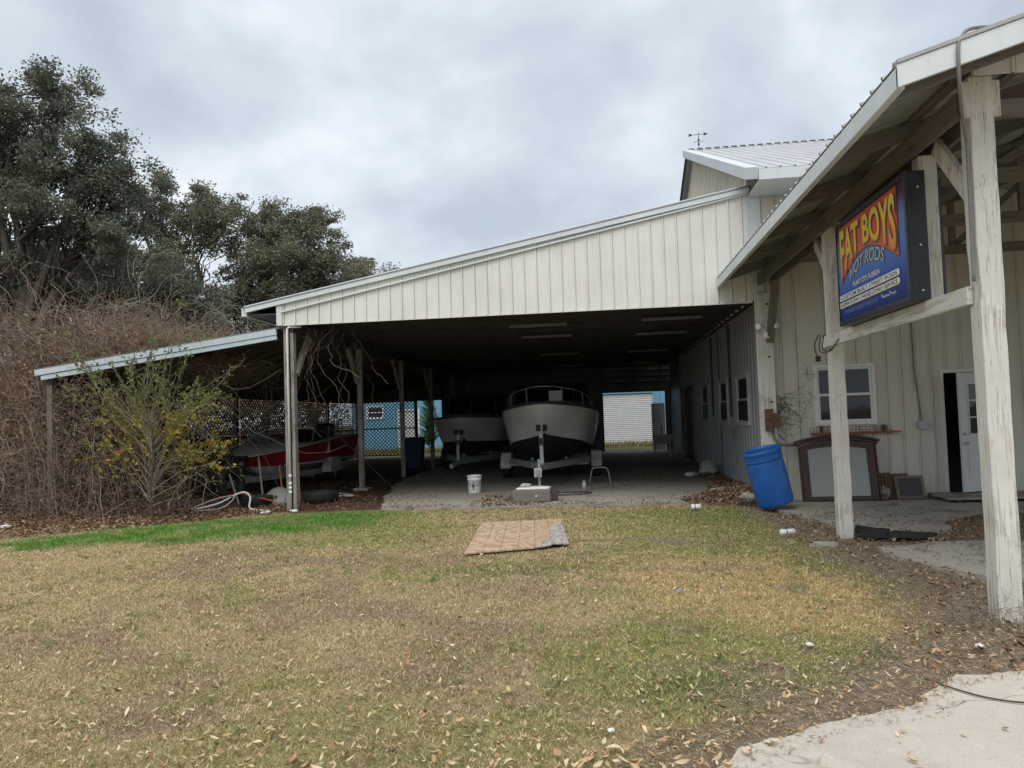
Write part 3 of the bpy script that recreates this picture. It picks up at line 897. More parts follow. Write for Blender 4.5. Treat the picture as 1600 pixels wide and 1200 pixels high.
# back wall with an opening and girts
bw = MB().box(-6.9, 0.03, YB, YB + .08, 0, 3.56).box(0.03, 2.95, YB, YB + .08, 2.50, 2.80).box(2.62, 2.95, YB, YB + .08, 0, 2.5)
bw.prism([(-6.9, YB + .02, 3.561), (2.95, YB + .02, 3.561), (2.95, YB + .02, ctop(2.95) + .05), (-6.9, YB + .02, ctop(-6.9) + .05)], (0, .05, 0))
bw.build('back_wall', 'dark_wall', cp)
MB().box(0.03, 2.95, YB + .05, YB + .08, 2.80, 3.56).build('transom_panel', 'grey_side', cp)
for z in (2.9, 3.15, 3.4): MB().box(0.03, 2.95, YB - .04, YB + .03, z - .035, z + .035).build('girt', 'dark_x', cp)
for x in (0.03, 1.35): MB().box(x, x + .06, YB - .045, YB + .035, 2.8, 3.56).build('stud', 'dark_z', cp)

# white pipe on the front post
t = thing('pvc_pipe', 'white plastic pipe running up the front carport post', 'pipe', (-5.838, 13.90, 0))
MB().tube([(-5.838, 13.885, .02), (-5.838, 13.885, 3.40), (-5.82, 13.90, 3.44), (-5.6, 13.98, 3.445)], .021, 10).build('pipe', 'white_plastic', t, smooth=True)
for z in (.32, .40, .48, .62): MB().lathe([(.029, 0), (.029, .05)], 10, Matrix.Translation((-5.838, 13.885, z))).build('coupling', 'white_plastic', t, smooth=True)
for z in (.95, 1.9, 2.9): MB().box(-5.875, -5.80, 13.875, 13.925, z, z + .018).build('strap', 'dark_grey', t)

# hanging dead vines
def hang(name, n, x0, x1, y0, y1, z0, drop, label, seed):
    rng = np.random.default_rng(seed); S = 22
    path = np.zeros((n, S, 3)); p = np.stack([rng.uniform(x0, x1, n), rng.uniform(y0, y1, n), np.full(n, z0)], 1)
    d = np.stack([rng.normal(size=n) * .5, rng.normal(size=n) * .4, -np.ones(n)], 1)
    L = rng.uniform(.3, 1, n) * drop
    for s in range(S):
        path[:, s] = p
        d = d * .75 + np.stack([rng.normal(size=n) * .55, rng.normal(size=n) * .4, -.32 + rng.normal(size=n) * .38], 1)
        dn = d / np.linalg.norm(d, axis=1, keepdims=True)
        p = p + dn * (L / S)[:, None] * 1.25
        p[:, 2] = np.minimum(p[:, 2], z0)
    v, f = np_tubes(path, np.full((n, S), .0030) * rng.uniform(.6, 1.3, (n, 1)), 4)
    return tag(np_mesh(name, v, f, 'cane'), label, 'vine', kind='stuff')
hang('hanging_vine', 14, -5.72, -5.0, 14.0, 14.5, 3.42, 2.0, 'tangle of dead vines hanging beside the post with the white pipe', 5)
hang('hanging_vine', 6, -5.0, -4.75, 14.3, 15.2, 3.42, 1.9, 'few thin dead vines hanging from the carport edge', 9)

# ------------------------------------------------------------------ lean-to
lt = thing('lean_to', 'low lean-to roof with pale blue-white trim on the brushy side of the carport', 'lean-to', (-8.5, YF, 0))
def ltop(x): return 3.42 + 0.118 * (x + 5.95)
a, b = Vector((-10.97, YF - .04, ltop(-10.97) - .055)), Vector((-6.04, YF - .04, ltop(-6.04) - .055))
MB().bar(a, b, .05, .11).build('rake_trim', 'lean_trim', lt, bevel=.005)
MB().bar(a + Vector((.12, .014, -.10)), b + Vector((0, .014, -.10)), .045, .085).build('lower_trim', 'lean_trim', lt, bevel=.004)
sd = Vector((1, 0, .118)).normalized()
strips(lt, 'roof_panel', 'roof_dark', (-11.0, YF - .05, ltop(-11.0) + .005), Y1, sd, Vector((-.118, 0, 1)), YB - YF + .2, 5.05, pitch=0.914)
for i in range(17):
    y = YF + .3 + i * 1.2
    MB().bar((-10.9, y, ltop(-10.9) - .09), (-5.95, y, ltop(-5.95) - .09), .045, .12).build('rafter', 'dark_x', lt)
MB().box(-10.80, -10.68, YF + .08, YB, 2.52, 2.68).build('beam', 'dark_y', lt)
MB().box(-10.66, -10.63, YF + .08, YB, 2.47, 2.80).build('side_board', 'dark_y', lt)
for y in GRID:
    MB().bar((-10.74, y, 0), (-10.74, y, 2.53), .11, .11, seg=5, jit=.003).build('post', 'raw_z', lt)
MB().box(-10.7, -6.9, YB, YB + .06, 2.46, 3.3).build('back_board', 'dark_wall', lt)
MB().box(-8.17, -8.05, YB - .1, YB, 0, 2.9).build('post', 'dark_z', lt)
MB().box(-6.95, -6.85, YB - .1, YB, 0, 3.3).build('post', 'dark_z', lt)

def lattice(name, O, A, w, h, label, group, step=.16, sw=.034):
    """diagonal lattice clipped to w x h in the plane spanned by A and Z, with frame rails"""
    O = Vector(O); A = Vector(A); N = A.cross(Z1)
    r = thing(name, label, 'lattice', tuple(O), group)
    m = MB()
    for sgn in (1, -1):
        c = -h if sgn == 1 else 0
        end = w if sgn == 1 else w + h
        while c < end:
            # line u = c + sgn*z
            if sgn == 1: z0, z1 = max(0, -c), min(h, w - c)
            else: z0, z1 = max(0, c - w), min(h, c)
            if z1 - z0 > .03:
                off = N * (.006 * sgn)
                p = O + A * (c + sgn * z0) + Z1 * z0 + off; q = O + A * (c + sgn * z1) + Z1 * z1 + off
                m.bar(p, q, .010, sw, up=tuple(N.cross((q - p).normalized())))
            c += step
    tag(m.build('slats', 'dark_z', r), kind='stuff')
    for z in (0, h / 2, h):
        MB().bar(O + Z1 * z, O + A * w + Z1 * z, .045, .05).build('rail', 'dark_y', r)
    return r
for i, w in enumerate(('first', 'second', 'third', 'fourth', 'last')):
    lattice('lattice_screen', (-10.62, GRID[i] + .06, .12), Y1, GRID[i + 1] - GRID[i] - .12, 2.32, '%s dark lattice panel along the brushy lean-to side, counted from its front post' % w, 'lattice panels along the lean-to side')
lattice('lattice_screen', (-10.68, YB - .03, .12), X1, 2.5, 2.34, 'dark diamond lattice panel across the back of the lean-to', None)

# ------------------------------------------------------------------ porch
po = thing('porch', 'open timber porch with metal roof on rough white-painted posts', 'porch', (2.9, 6.15, 0))
PX, PY = 2.90, (6.15, 9.98)
EX, EZ, PSL = 2.1, 3.91, 0.30
YN, YFAR = 5.45, 13.86
RX = 6.6
def ptop(x): return EZ + PSL * (x - EX)
MB().bar((PX, PY[0], -.05), (PX, PY[0], 4.04), .172, .172, seg=26, jit=.0035).build('post', 'wood_z', po, bevel=.010)
MB().bar((PX, PY[1], -.05), (PX, PY[1], 3.96), .165, .165, seg=26, jit=.0035).build('post', 'wood_z', po, bevel=.010)
for y in PY: MB().bar((10.3, y, -.05), (10.3, y, 3.96), .165, .165).build('post', 'wood_z', po, bevel=.01)
wp = MB().box(2.70, 2.98, YF - .12, YF - .045, 0, 3.62).build('wall_post', 'wood_z', po, bevel=.006)
for z in (3.42, 2.5, 1.72): MB().lathe([(.02, 0), (.02, .006)], 12, Matrix.Translation((2.90, YF - .12, z)) @ Matrix.Rotation(rad(90), 4, 'X')).build('bolt_hole', 'ink_black', wp)
MB().bar((2.92, YF - .14, 2.75), (2.98, YF - .5, 3.78), .13, .05).build('brace', 'raw_z', po)
sn, cs = math.sin(math.atan(PSL)), math.cos(math.atan(PSL))
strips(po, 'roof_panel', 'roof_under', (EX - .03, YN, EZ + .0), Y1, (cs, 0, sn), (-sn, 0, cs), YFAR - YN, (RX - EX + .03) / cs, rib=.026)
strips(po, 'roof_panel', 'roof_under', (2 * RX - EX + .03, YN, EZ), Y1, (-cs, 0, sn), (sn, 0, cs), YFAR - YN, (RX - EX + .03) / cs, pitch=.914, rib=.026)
# trims
MB().box(EX - .03, EX, YN - .03, YFAR, EZ - .165, EZ - .02).build('eave_fascia', 'white_trim', po, bevel=.004)
MB().box(EX + .001, EX + .025, YN, YFAR, EZ - .165, EZ - .150).build('fascia_lip', 'white_trim', po)
for s in (1, -1):
    xa, xb = (EX - .03, RX) if s == 1 else (2 * RX - EX + .03, RX)
    za, zb = ptop(EX) - .085, ptop(RX) - .085
    MB().prism([(xa, YN - .035, za - .08), (xb, YN - .035, zb - .08), (xb, YN - .035, zb + .09), (xa, YN - .035, za + .08)], (0, .03, 0)).build('rake_fascia', 'white_trim', po, bevel=.003)
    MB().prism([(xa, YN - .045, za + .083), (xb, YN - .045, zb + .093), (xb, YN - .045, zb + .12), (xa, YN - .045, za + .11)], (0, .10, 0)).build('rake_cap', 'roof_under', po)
# purlins, rafters, beams
for k in range(8):
    x = EX + .10 + k * .62
    if x < RX:
        MB().bar((x, YN + .0, ptop(x) - .022), (x, YFAR, ptop(x) - .022), .09, .038).build('purlin', 'raw_y', po)
for y in (5.62, 7.1, 8.55, 10.1, 11.6, 13.1):
    MB().bar((EX + .02, y, ptop(EX + .02) - .105), (RX, y, ptop(RX) - .105), .045, .125).build('rafter', 'raw_x', po)
for dx in (-.108, .108):
    MB().bar((PX + dx, YN + .72, 3.865), (PX + dx, YFAR, 3.865), .04, .20, seg=6, jit=.001).build('beam', 'raw_y', po, bevel=.004)
for dx in (-.108, .108):
    MB().box(PX + dx - .028, PX + dx + .028, PY[0] - .085, PY[0] - .055, 3.73, 4.00).build('beam_end', 'wood_z', po)
# trusses running across
for y in (6.25, 8.1, 9.98, 11.9):
    MB().bar((2.99, y, 3.84), (10.3, y, 3.84), .045, .14).build('truss_chord', 'raw_x', po)
    for x in (3.9, 5.2, 6.55, 7.9, 9.2):
        zt = ptop(x if x < RX else 2 * RX - x) - .16
        MB().bar((x, y + .05, 3.84), (x, y + .05, zt), .09, .045).build('web', 'raw_z', po)
    for (xa, xb) in ((3.9, 5.2), (5.2, 6.55), (7.9, 6.55), (9.2, 7.9)):
        zt = ptop(xb if xb < RX else 2 * RX - xb) - .16
        MB().bar((xa, y + .09, 3.88), (xb, y + .09, zt), .04, .085).build('web', 'raw_x', po)
# gable siding over the first truss
gp = thing('gable_siding', None, None); gp.parent = po
wall_strips(gp, 'siding_panel', 'cream', (0, PY[0] - .10, 0), X1, -Y1, 2.84, 10.2, lambda a: ptop(a if a < RX else 2 * RX - a) - .05, [], z0=4.035, pitch=.27)
# sign beam, mid post, braces
MB().bar((2.790, PY[0] + .02, 2.405), (2.790, PY[1] + .12, 2.405), .045, .14, seg=8, jit=.002).build('sign_beam', 'wood_y', po, bevel=.008)
MB().bar((PX, 7.12, 2.40), (PX, 7.12, 3.77), .15, .15, seg=8, jit=.002).build('short_post', 'wood_z', po, bevel=.008)
MB().bar((PX, 6.22, 3.12), (PX, 6.86, 3.78), .05, .14, up=(0, 1, 0)).build('brace', 'wood_z', po, bevel=.004)
MB().bar((PX, 10.06, 3.25), (PX, 10.6, 3.78), .05, .13, up=(0, 1, 0)).build('brace', 'wood_z', po, bevel=.004)
MB().bar((PX - .05, 9.9, 3.25), (PX - .05, 9.4, 3.77), .03, .04).build('brace', 'wood_z', po)
# bare stem rising through porch and loose cable
pts = [(3.05, 5.75, ptop(3.05) + .05), (2.62, 5.52, ptop(2.62) + .09), (2.50, 5.44, ptop(2.5) + .03), (2.46, 5.40, 3.98), (2.455, 5.40, 3.85), (2.49, 5.48, 3.72), (2.62, 5.75, 3.62), (2.755, 6.02, 3.58), (2.785, 6.07, 3.48), (2.79, 6.09, 3.0), (2.79, 6.10, 2.50)]
def smooth_path(p, n=5):
    p = [Vector(q) for q in p]; out = []
    for i in range(len(p) - 1):
        a, b, c, d = p[max(i - 1, 0)], p[i], p[i + 1], p[min(i + 2, len(p) - 1)]
        for k in range(n):
            t = k / n
            out.append(.5 * ((2 * b) + (c - a) * t + (2 * a - 5 * b + 4 * c - d) * t * t + (3 * b - a - 3 * c + d) * t ** 3))
    return out + [p[-1]]
tag(MB().tube(smooth_path(pts), .0125, 8).build('cable', 'cable', None, smooth=True), 'grey cable looped over the porch gable fascia and down the post', 'cable')
pts = [(2.70, 9.92, 2.5), (2.64, 9.90, 2.40), (2.63, 9.88, 2.30), (2.66, 9.88, 2.22)]
t = thing('sign_cord', 'black power cord dangling under the painted sign', 'cord', (2.65, 9.7, 2.3))
MB().tube(smooth_path(pts), .007, 6).tube(smooth_path([(2.68, 9.65, 2.47), (2.64, 9.6, 2.33), (2.63, 9.45, 2.26), (2.64, 9.2, 2.27), (2.66, 9.0, 2.36)]), .007, 6).tube(smooth_path([(2.67, 9.75, 2.47), (2.63, 9.7, 2.30), (2.63, 9.5, 2.24), (2.65, 9.3, 2.25), (2.66, 9.15, 2.31)]), .006, 6).build('cord', 'black_cable', t, smooth=True)
MB().box(2.635, 2.685, 9.855, 9.905, 2.16, 2.23).build('plug', 'black_cable', t)

# ------------------------------------------------------------------ sign
sg = thing('shop_sign', 'blue painted shop sign with fiery lettering in a black cabinet on the porch beam', 'sign', (2.73, 7.9, 2.48))
SY0, SY1, SZ0, SZ1, SXF = 6.90, 8.88, 2.478, 3.60, 2.652
MB().box(SXF + .012, 2.812, SY0, SY1, SZ0, SZ1).build('cabinet', 'black_metal', sg, bevel=.006)
fr = MB(); k = .045
fr.box(SXF - .012, SXF + .012, SY0, SY1, SZ0, SZ0 + k).box(SXF - .012, SXF + .012, SY0, SY1, SZ1 - k, SZ1)
fr.box(SXF - .012, SXF + .012, SY0, SY0 + k, SZ0 + k, SZ1 - k).box(SXF - .012, SXF + .012, SY1 - k * .4, SY1, SZ0 + k, SZ1 - k)
fr.build('rim', 'black_metal', sg, bevel=.004)
MB().box(SXF, SXF + .012, SY0 + k, SY1 - k * .4, SZ0 + k, SZ1 - k).build('face', 'sign_face', sg)
for (yy, zz) in ((SY0 - .004, 3.45), (SY0 - .004, 2.95), (SY0 - .004, 2.56)):
    MB().box(2.74, 2.755, SY0 - .004, SY0, zz, zz + .012).build('screw', 'ink_white', sg)
def suv(u, v, lay): return (SXF - .0022 * lay, 8.87 - u * 1.97, 2.46 + v * 1.14)
def glyphs(txt, offset=0.0, res=5):
    cu = bpy.data.curves.new('glyph', 'FONT'); cu.body = txt; cu.fill_mode = 'BOTH'; cu.resolution_u = res; cu.offset = offset
    o = bpy.data.objects.new('glyph', cu); COL.objects.link(o)
    dg = bpy.context.evaluated_depsgraph_get(); dg.update()
    me = bpy.data.meshes.new_from_object(o.evaluated_get(dg))
    v = [tuple(p.co[:2]) for p in me.vertices]; f = [tuple(p.vertices) for p in me.polygons]
    bpy.data.objects.remove(o); bpy.data.curves.remove(cu); bpy.data.meshes.remove(me)
    return v, f
def lettering(txt, fn, lay, m, offset=0.0, ref=None, name='lettering'):
    v, f = glyphs(txt, offset)
    rv = ref or v
    xs = [p[0] for p in rv]; ys = [p[1] for p in rv]
    x0, x1, y0, y1 = min(xs), max(xs), min(ys), max(ys)
    out = [suv(*fn((p[0] - x0) / (x1 - x0), (p[1] - y0) / (y1 - y0)), lay) for p in v]
    MB().add(out, f).build(name, m, sg)
    return v
def arch(u): return 0.665 - 0.235 * abs((u - .46) / .42) ** 1.75
# salmon banner with dark outline
def banner(d, lay, m):
    top = [(.055 - d + i * (.835 + 2 * d) / 20, .945 + d * 1.2) for i in range(21)]
    bot = [(u, arch(u) - .035 - d * 1.3 if .05 < u < .87 else arch(min(max(u, .05), .87)) - .035 - d * 1.3) for u, _ in reversed(top)]
    vs = [suv(u, v, lay) for u, v in top + bot]
    fs = [(i, i + 1, 40 - i, 41 - i) for i in range(20)]
    MB().add(vs, fs).build('banner', m, sg)
banner(.012, 1, 'ink_black'); banner(0, 2, 'banner')
def fat(a, b):
    u = .065 + a * .805; return u, arch(u) + b * (.905 - arch(u))
ref = glyphs('FAT BOYS', .012)[0]
lettering('FAT BOYS', lambda a, b: (fat(a, b)[0] + .012, fat(a, b)[1] - .016), 3, 'ink_black', .050, ref, 'letter_shadow')
lettering('FAT BOYS', fat, 4, 'letter_fire', .028, ref)
def hot(a, b):
    u = .20 + a * .50; c = .40 + .085 * (1 - ((u - .46) / .27) ** 2); return u + b * .02, c + b * .105
ref = glyphs('HOT RODS', .0)[0]
lettering('HOT RODS', lambda a, b: (hot(a, b)[0] + .010, hot(a, b)[1] - .012), 1, 'ink_dark', .012, ref, 'letter_shadow')
lettering('HOT RODS', hot, 3, 'ink_chrome', .008, ref)
lettering('PLANT CITY, FLORIDA', lambda a, b: (.25 + a * .39, .330 + b * .052), 2, 'ink_white', .012)
def pill(u0, u1, v0, v1, lay, m, name='text_bar'):
    r = (v1 - v0) / 2; p = [(u0, v0)]
    p += [(u1 + .012 * math.sin(t), (v0 + v1) / 2 - r * math.cos(t)) for t in [i * math.pi / 8 for i in range(9)]]
    p += [(u0, v1)]
    MB().add([suv(u, v, lay) for u, v in p], [tuple(range(len(p)))]).build(name, m, sg)
for v0, tx in ((.252, '\u2022CUSTOM BUILT STREET RODS'), (.183, '\u2022SUPER FLOW CHASSIS DYNO SERVICE')):
    pill(.012, .885, v0 - .012, v0 + .050, 1, 'ink_black', 'bar_shadow')
    pill(.012, .872, v0, v0 + .052, 2, 'ink_white')
    lettering(tx, lambda a, b: (.025 + a * .835, v0 + .009 + b * .034), 3, 'ink_black', .008)
lettering('"IF YOU AIN\'T DIGGED IT\'S TOO CLOW"', lambda a, b: (.075 + a * .525, .118 + b * .032), 1, 'ink_pale', .0)
sq = [(.645 + i * .0052, .132 + .011 * math.sin(i * 1.9) + (.020 if i in (1, 2, 21, 22, 23) else 0)) for i in range(37)]
MB().tube(smooth_path([suv(u, v, 1) for u, v in sq], 3), .0016, 4).build('signature', 'ink_white', sg)

t = thing('rear_sign', 'black back-to-back sign cabinet behind the short porch post', 'sign', (3.07, 7.9, 2.48))
MB().box(2.985, 3.075, 7.22, 8.90, 2.50, 3.60).build('cabinet', 'black_metal', t, bevel=.006)
MB().box(3.075, 3.081, 7.26, 8.86, 2.54, 3.56).build('face', 'sign_face', t)
for q in (7.6, 8.5): MB().box(2.82, 3.02, q, q + .06, 2.44, 2.50).build('bracket', 'black_metal', t)

# ------------------------------------------------------------------ storage building beyond
sb = thing('storage_building', 'light blue metal storage building seen through the back of the carport', 'building', (-4, 40, 0))
wall_strips(sb, 'siding_panel', 'blue_wall', (0, 40, 0), X1, -Y1, -13.3, 9.0, lambda a: 4.6, [(-.02, 2.56, 0, 2.62), (-10.75, -9.7, 0, 2.12), (-12.5, -11.55, 1.75, 2.45)], pitch=.6)
rd = MB()
n = 26
for i in range(n):
    z0 = .02 + i * 2.58 / n; z1 = .02 + (i + 1) * 2.58 / n; zm = (z0 + z1) / 2
    rd.add([(-.02, 40.06, z0), (2.56, 40.06, z0), (2.56, 40.02, z0 + .022), (-.02, 40.02, z0 + .022), (2.56, 40.0, zm + .02), (-.02, 40.0, zm + .02), (2.56, 40.06, z1), (-.02, 40.06, z1)], [(0, 1, 2, 3), (3, 2, 4, 5), (5, 4, 6, 7)])
rd.build('roll_up_door', 'rolldoor', sb)
MB().box(-.10, -.02, 39.93, 40.02, 0, 2.7).box(2.56, 2.64, 39.93, 40.02, 0, 2.7).box(-.02, 2.56, 39.93, 40.02, 2.62, 2.7).build('door_trim', 'blue_wall', sb)
MB().box(-10.75, -9.7, 40.0, 40.05, 0, 2.12).build('door', 'door_white', sb)
MB().box(-10.82, -10.75, 39.95, 40.02, 0, 2.2).box(-9.7, -9.63, 39.95, 40.02, 0, 2.2).box(-10.75, -9.7, 39.95, 40.02, 2.12, 2.2).build('door_trim', 'frame_white', sb)
window(sb, 'x', 40.0, -12.5, -11.55, 1.75, 2.45, -1)
MB().bar((-13.5, 39.8, 4.62), (9.2, 39.8, 4.62), .5, .1).box(-13.3, 9, 40, 46, 4.6, 4.66).build('roof', 'roof_metal', sb)
MB().box(-13.3, -13.2, 40.02, 46, 0, 4.6).box(8.9, 9, 40.02, 46, 0, 4.6).box(-13.3, 9, 46, 46.1, 0, 4.6).build('wall', 'blue_wall', sb)

# ------------------------------------------------------------------ boats and trailers
def hull(root, bow, L, B, zs0, zs1, zp0, zp1, zk, m_top, m_bot, m_deck, chine=.80, full=.62, stern_z=None, mid=None, hood=.10):
    """lofted hull: bow = (x, y); runs towards +Y. zs sheer bow/stern, zp paint line bow/stern, zk keel"""
    bx, by = bow; N = 22
    S = [(i / (N - 1)) ** 1.5 for i in range(N)]
    def half(s): return B * math.sin(min(s / full, 1) * math.pi / 2) ** .62
    def sheer(s): return zs1 + (zs0 - zs1) * (1 - s) ** 2
    def paint(s): return zp1 + (zp0 - zp1) * max(0, 1 - s * 1.9) ** 1.8
    def keel(s):
        t = min(s / .30, 1); return zk + (zs0 - .02 - zk) * (1 - t) ** 2.0
    def side(s):       # points from paint line up to gunwale
        z0 = max(paint(s), keel(s)); z1 = sheer(s); w1 = half(s)
        w0 = w1 * chine * min(1, max(0.0, (paint(s) + .001 - keel(s))) / max(.05, (paint(s) - zk)) * 1.25) if paint(s) > keel(s) else 0.0
        return [(w0 + (w1 - w0) * t ** .78, z0 + (z1 - z0) * t) for t in (0, .2, .4, .6, .8, 1)]
    def rows(fn, sgn): return [[(bx + sgn * w, by + s * L, z) for w, z in fn(s)] for s in S]
    def loft(fn, name, m, par):
        mb = MB()
        for sgn in (1, -1):
            R = rows(fn, sgn); k = len(R[0])
            mb.add([p for r in R for p in r], [(i * k + j, (i + 1) * k + j, (i + 1) * k + j + 1, i * k + j + 1) for i in range(N - 1) for j in range(k - 1)])
        # transom
        R1, R2 = rows(fn, 1)[-1], rows(fn, -1)[-1]
        mb.add(R1 + R2[::-1], [tuple(range(2 * len(R1)))])
        return mb.build(name, m, par, smooth=True)
    h = loft(side, 'hull', m_top, root)
    def low(s):
        w0, z0 = side(s)[0]; kz = min(keel(s), z0)
        return [(0, kz), (w0 * .55, kz + (z0 - kz) * .42), (w0, z0)]
    loft(low, 'hull_bottom', m_bot, root)
    for sgn in (1, -1):
        MB().tube([(bx + sgn * (half(s) + .012), by + s * L - .01, sheer(s) + .005) for s in S], .028, 6).build('rub_rail', 'dark_grey' if m_top != 'boat_red' else 'boat_deck', root, smooth=True)
    # cambered foredeck
    mb = MB(); K = 7; rowsd = []
    fd = [s for s in S if s <= .55]
    for s in fd:
        rowsd.append([(bx + half(s) * (j / (K - 1) * 2 - 1), by + s * L, sheer(s) + .015 + hood * min(1, s * 5) * (1 - abs(j / (K - 1) * 2 - 1) ** 2.2)) for j in range(K)])
    mb.add([p for r in rowsd for p in r], [(i * K + j, (i + 1) * K + j, (i + 1) * K + j + 1, i * K + j + 1) for i in range(len(fd) - 1) for j in range(K - 1)])
    e = rowsd[-1]; mb.add(e + [(p[0], p[1], e[0][2] - .35) for p in e[::-1]], [tuple(range(2 * K))])
    mb.build('foredeck', m_deck, root, smooth=True)
    # side decks and floor of the cockpit
    mb = MB(); sdk = [s for s in S if s >= fd[-1] - 1e-6]
    for sgn in (1, -1):
        r = [[(bx + sgn * half(s), by + s * L, sheer(s) + .015), (bx + sgn * half(s) * .84, by + s * L, sheer(s) + .03), (bx + sgn * half(s) * .82, by + s * L, sheer(s) - .5)] for s in sdk]
        mb.add([p for q in r for p in q], [(i * 3 + j, (i + 1) * 3 + j, (i + 1) * 3 + j + 1, i * 3 + j + 1) for i in range(len(sdk) - 1) for j in (0, 1)])
    mb.add([(bx - B * .82, by + sdk[0] * L, zs1 - .5), (bx + B * .82, by + sdk[0] * L, zs1 - .5), (bx + B * .82, by + L, zs1 - .5), (bx - B * .82, by + L, zs1 - .5)], [(0, 1, 2, 3)])
    mb.build('cockpit', m_deck, root)
    return half, sheer

def wheel(par, x, y, r, w, m_rim='galv', name='wheel'):
    M = Matrix.Translation((x, y, r)) @ Matrix.Rotation(rad(90), 4, 'Y')
    o = MB().lathe([(r * .55, -w / 2), (r * .9, -w / 2), (r, -w * .32), (r, w * .32), (r * .9, w / 2), (r * .55, w / 2)], 22, M, False, False).build(name, 'rubber', par, smooth=True)
    MB().lathe([(.03, -w * .40), (r * .35, -w * .30), (r * .56, -w * .42), (r * .56, w * .42), (r * .35, w * .30), (.03, w * .40)], 22, M).build('rim', m_rim, o, smooth=True)
    return o

def trailer(name, label, cx, tip_y, y_front, y_axle, y_end, half, zf, tongue_z, fender_m='dirty_white', post_h=1.1, winch_y=None, rail_gap=.78, wr=.31):
    t = thing(name, label, 'trailer', (cx, y_axle, 0))
    MB().bar((cx, tip_y, tongue_z), (cx, y_front + .3, zf + .02), .09, .11).build('tongue', 'galv', t, bevel=.005)
    for s in (-1, 1):
        MB().bar((cx + s * .02, y_front, zf), (cx + s * half * rail_gap, y_axle - .75, zf), .07, .14).build('arm', 'galv', t, bevel=.005)
        MB().bar((cx + s * half * rail_gap, y_axle - .76, zf), (cx + s * half * rail_gap, y_end, zf), .07, .14).build('side_rail', 'galv', t, bevel=.005)
        wheel(t, cx + s * half * .93, y_axle, wr, .20)
        f = MB(); x0, x1 = cx + s * half * .93 - .13, cx + s * half * .93 + .13
        pr = [(y_axle - .46, .30), (y_axle - .44, .46), (y_axle - .26, .68), (y_axle + .26, .68), (y_axle + .44, .46), (y_axle + .46, .30)]
        out = [(x0, y, z) for y, z in pr] + [(x1, y, z) for y, z in pr]
        f.add(out, [(i, i + 1, i + 7, i + 6) for i in range(5)])
        f.add([(x0 if s < 0 else x1, y, z) for y, z in pr], [(0, 1, 2, 3, 4, 5)])
        f.build('fender', fender_m, t)
        MB().bar((cx + s * .42, y_axle - 1.2, zf + .20), (cx + s * .42, y_end, zf + .20), .10, .06).build('bunk', 'dark_y', t)
        for yy in (y_axle - .9, y_end - .3): MB().box(cx + s * .42 - .03, cx + s * .42 + .03, yy - .03, yy + .03, zf + .02, zf + .17).build('bunk_bracket', 'galv', t)
    for yy in (y_axle - .80, y_axle, y_end - .1):
        MB().bar((cx - half * rail_gap, yy, zf - .085), (cx + half * rail_gap, yy, zf - .085), .07, .07).build('cross_member', 'galv', t)
    MB().tube([(cx - half * .93, y_axle, wr), (cx + half * .93, y_axle, wr)], .03, 8).build('axle', 'dark_grey', t)
    wy = winch_y or y_front - .15
    MB().bar((cx, wy, zf), (cx - .03, wy + .25, zf + post_h), .08, .09).build('winch_post', 'galv', t, bevel=.004)
    MB().box(cx - .12, cx - .03, wy + .12, wy + .26, zf + post_h - .02, zf + post_h + .12).box(cx + .03, cx + .12, wy + .12, wy + .26, zf + post_h - .02, zf + post_h + .12).build('bow_stop', 'rubber', t)
    MB().lathe([(.05, -.06), (.05, .06)], 14, Matrix.Translation((cx, wy + .02, zf + post_h * .72)) @ Matrix.Rotation(rad(90), 4, 'Y')).box(cx - .05, cx + .05, wy, wy + .18, zf + post_h * .62, zf + post_h * .74).build('winch', 'dark_grey', t)
    return t

# white cruiser, bow towards the lawn
CX = -1.37
b1 = thing('motor_boat', 'white cabin motor boat with black bottom, bow on, paper sign in its windscreen', 'boat', (CX, 20.5, .45))
half, sheer = hull(b1, (CX, 17.35), 6.6, 1.25, 1.90, 1.62, 1.34, .80, .40, 'boat_white', 'boat_bottom', 'boat_deck', .84, .46, hood=.12)
rl = MB(); R = [(-1.12, 3.4, 1.72), (-1.06, 2.7, 1.98), (-.88, 1.7, 2.16), (-.42, .85, 2.27), (0, .6, 2.30), (.42, .85, 2.27), (.88, 1.7, 2.16), (1.06, 2.7, 1.98), (1.12, 3.4, 1.72)]
rl.tube(smooth_path([(CX + x, 17.35 + y, z) for x, y, z in R], 4), .012, 8)
rl.build('bow_rail', 'galv', b1, smooth=True)
for x, y, z in ((-.88, 1.7, 2.16), (.88, 1.7, 2.16), (-.42, .85, 2.27), (.42, .85, 2.27), (-1.06, 2.7, 1.98), (1.06, 2.7, 1.98)):
    MB().tube([(CX + x, 17.35 + y, z), (CX + x * 1.02, 17.55 + y, sheer(y / 6.6) + .02)], .012, 6).build('stanchion', 'galv', b1)
cb = MB()   # cabin trunk
pr = [(-.95, 1.70), (-.80, 1.92), (-.45, 2.0), (.45, 2.0), (.80, 1.92), (.95, 1.70)]
cb.add([(CX + x * (.7 if k == 0 else 1), y, z - (.06 if k == 0 else 0)) for k, y in enumerate((19.1, 20.9)) for x, z in pr], [(i, i + 1, i + 7, i + 6) for i in range(5)] + [(0, 1, 2, 3, 4, 5), (11, 10, 9, 8, 7, 6)])
cb.build('cabin_top', 'boat_deck', b1, bevel=.02)
ws = [(-.98, 20.95, 1.98), (-.62, 20.5, 1.98), (0, 20.38, 2.0), (.62, 20.5, 1.98), (.98, 20.95, 1.98)]
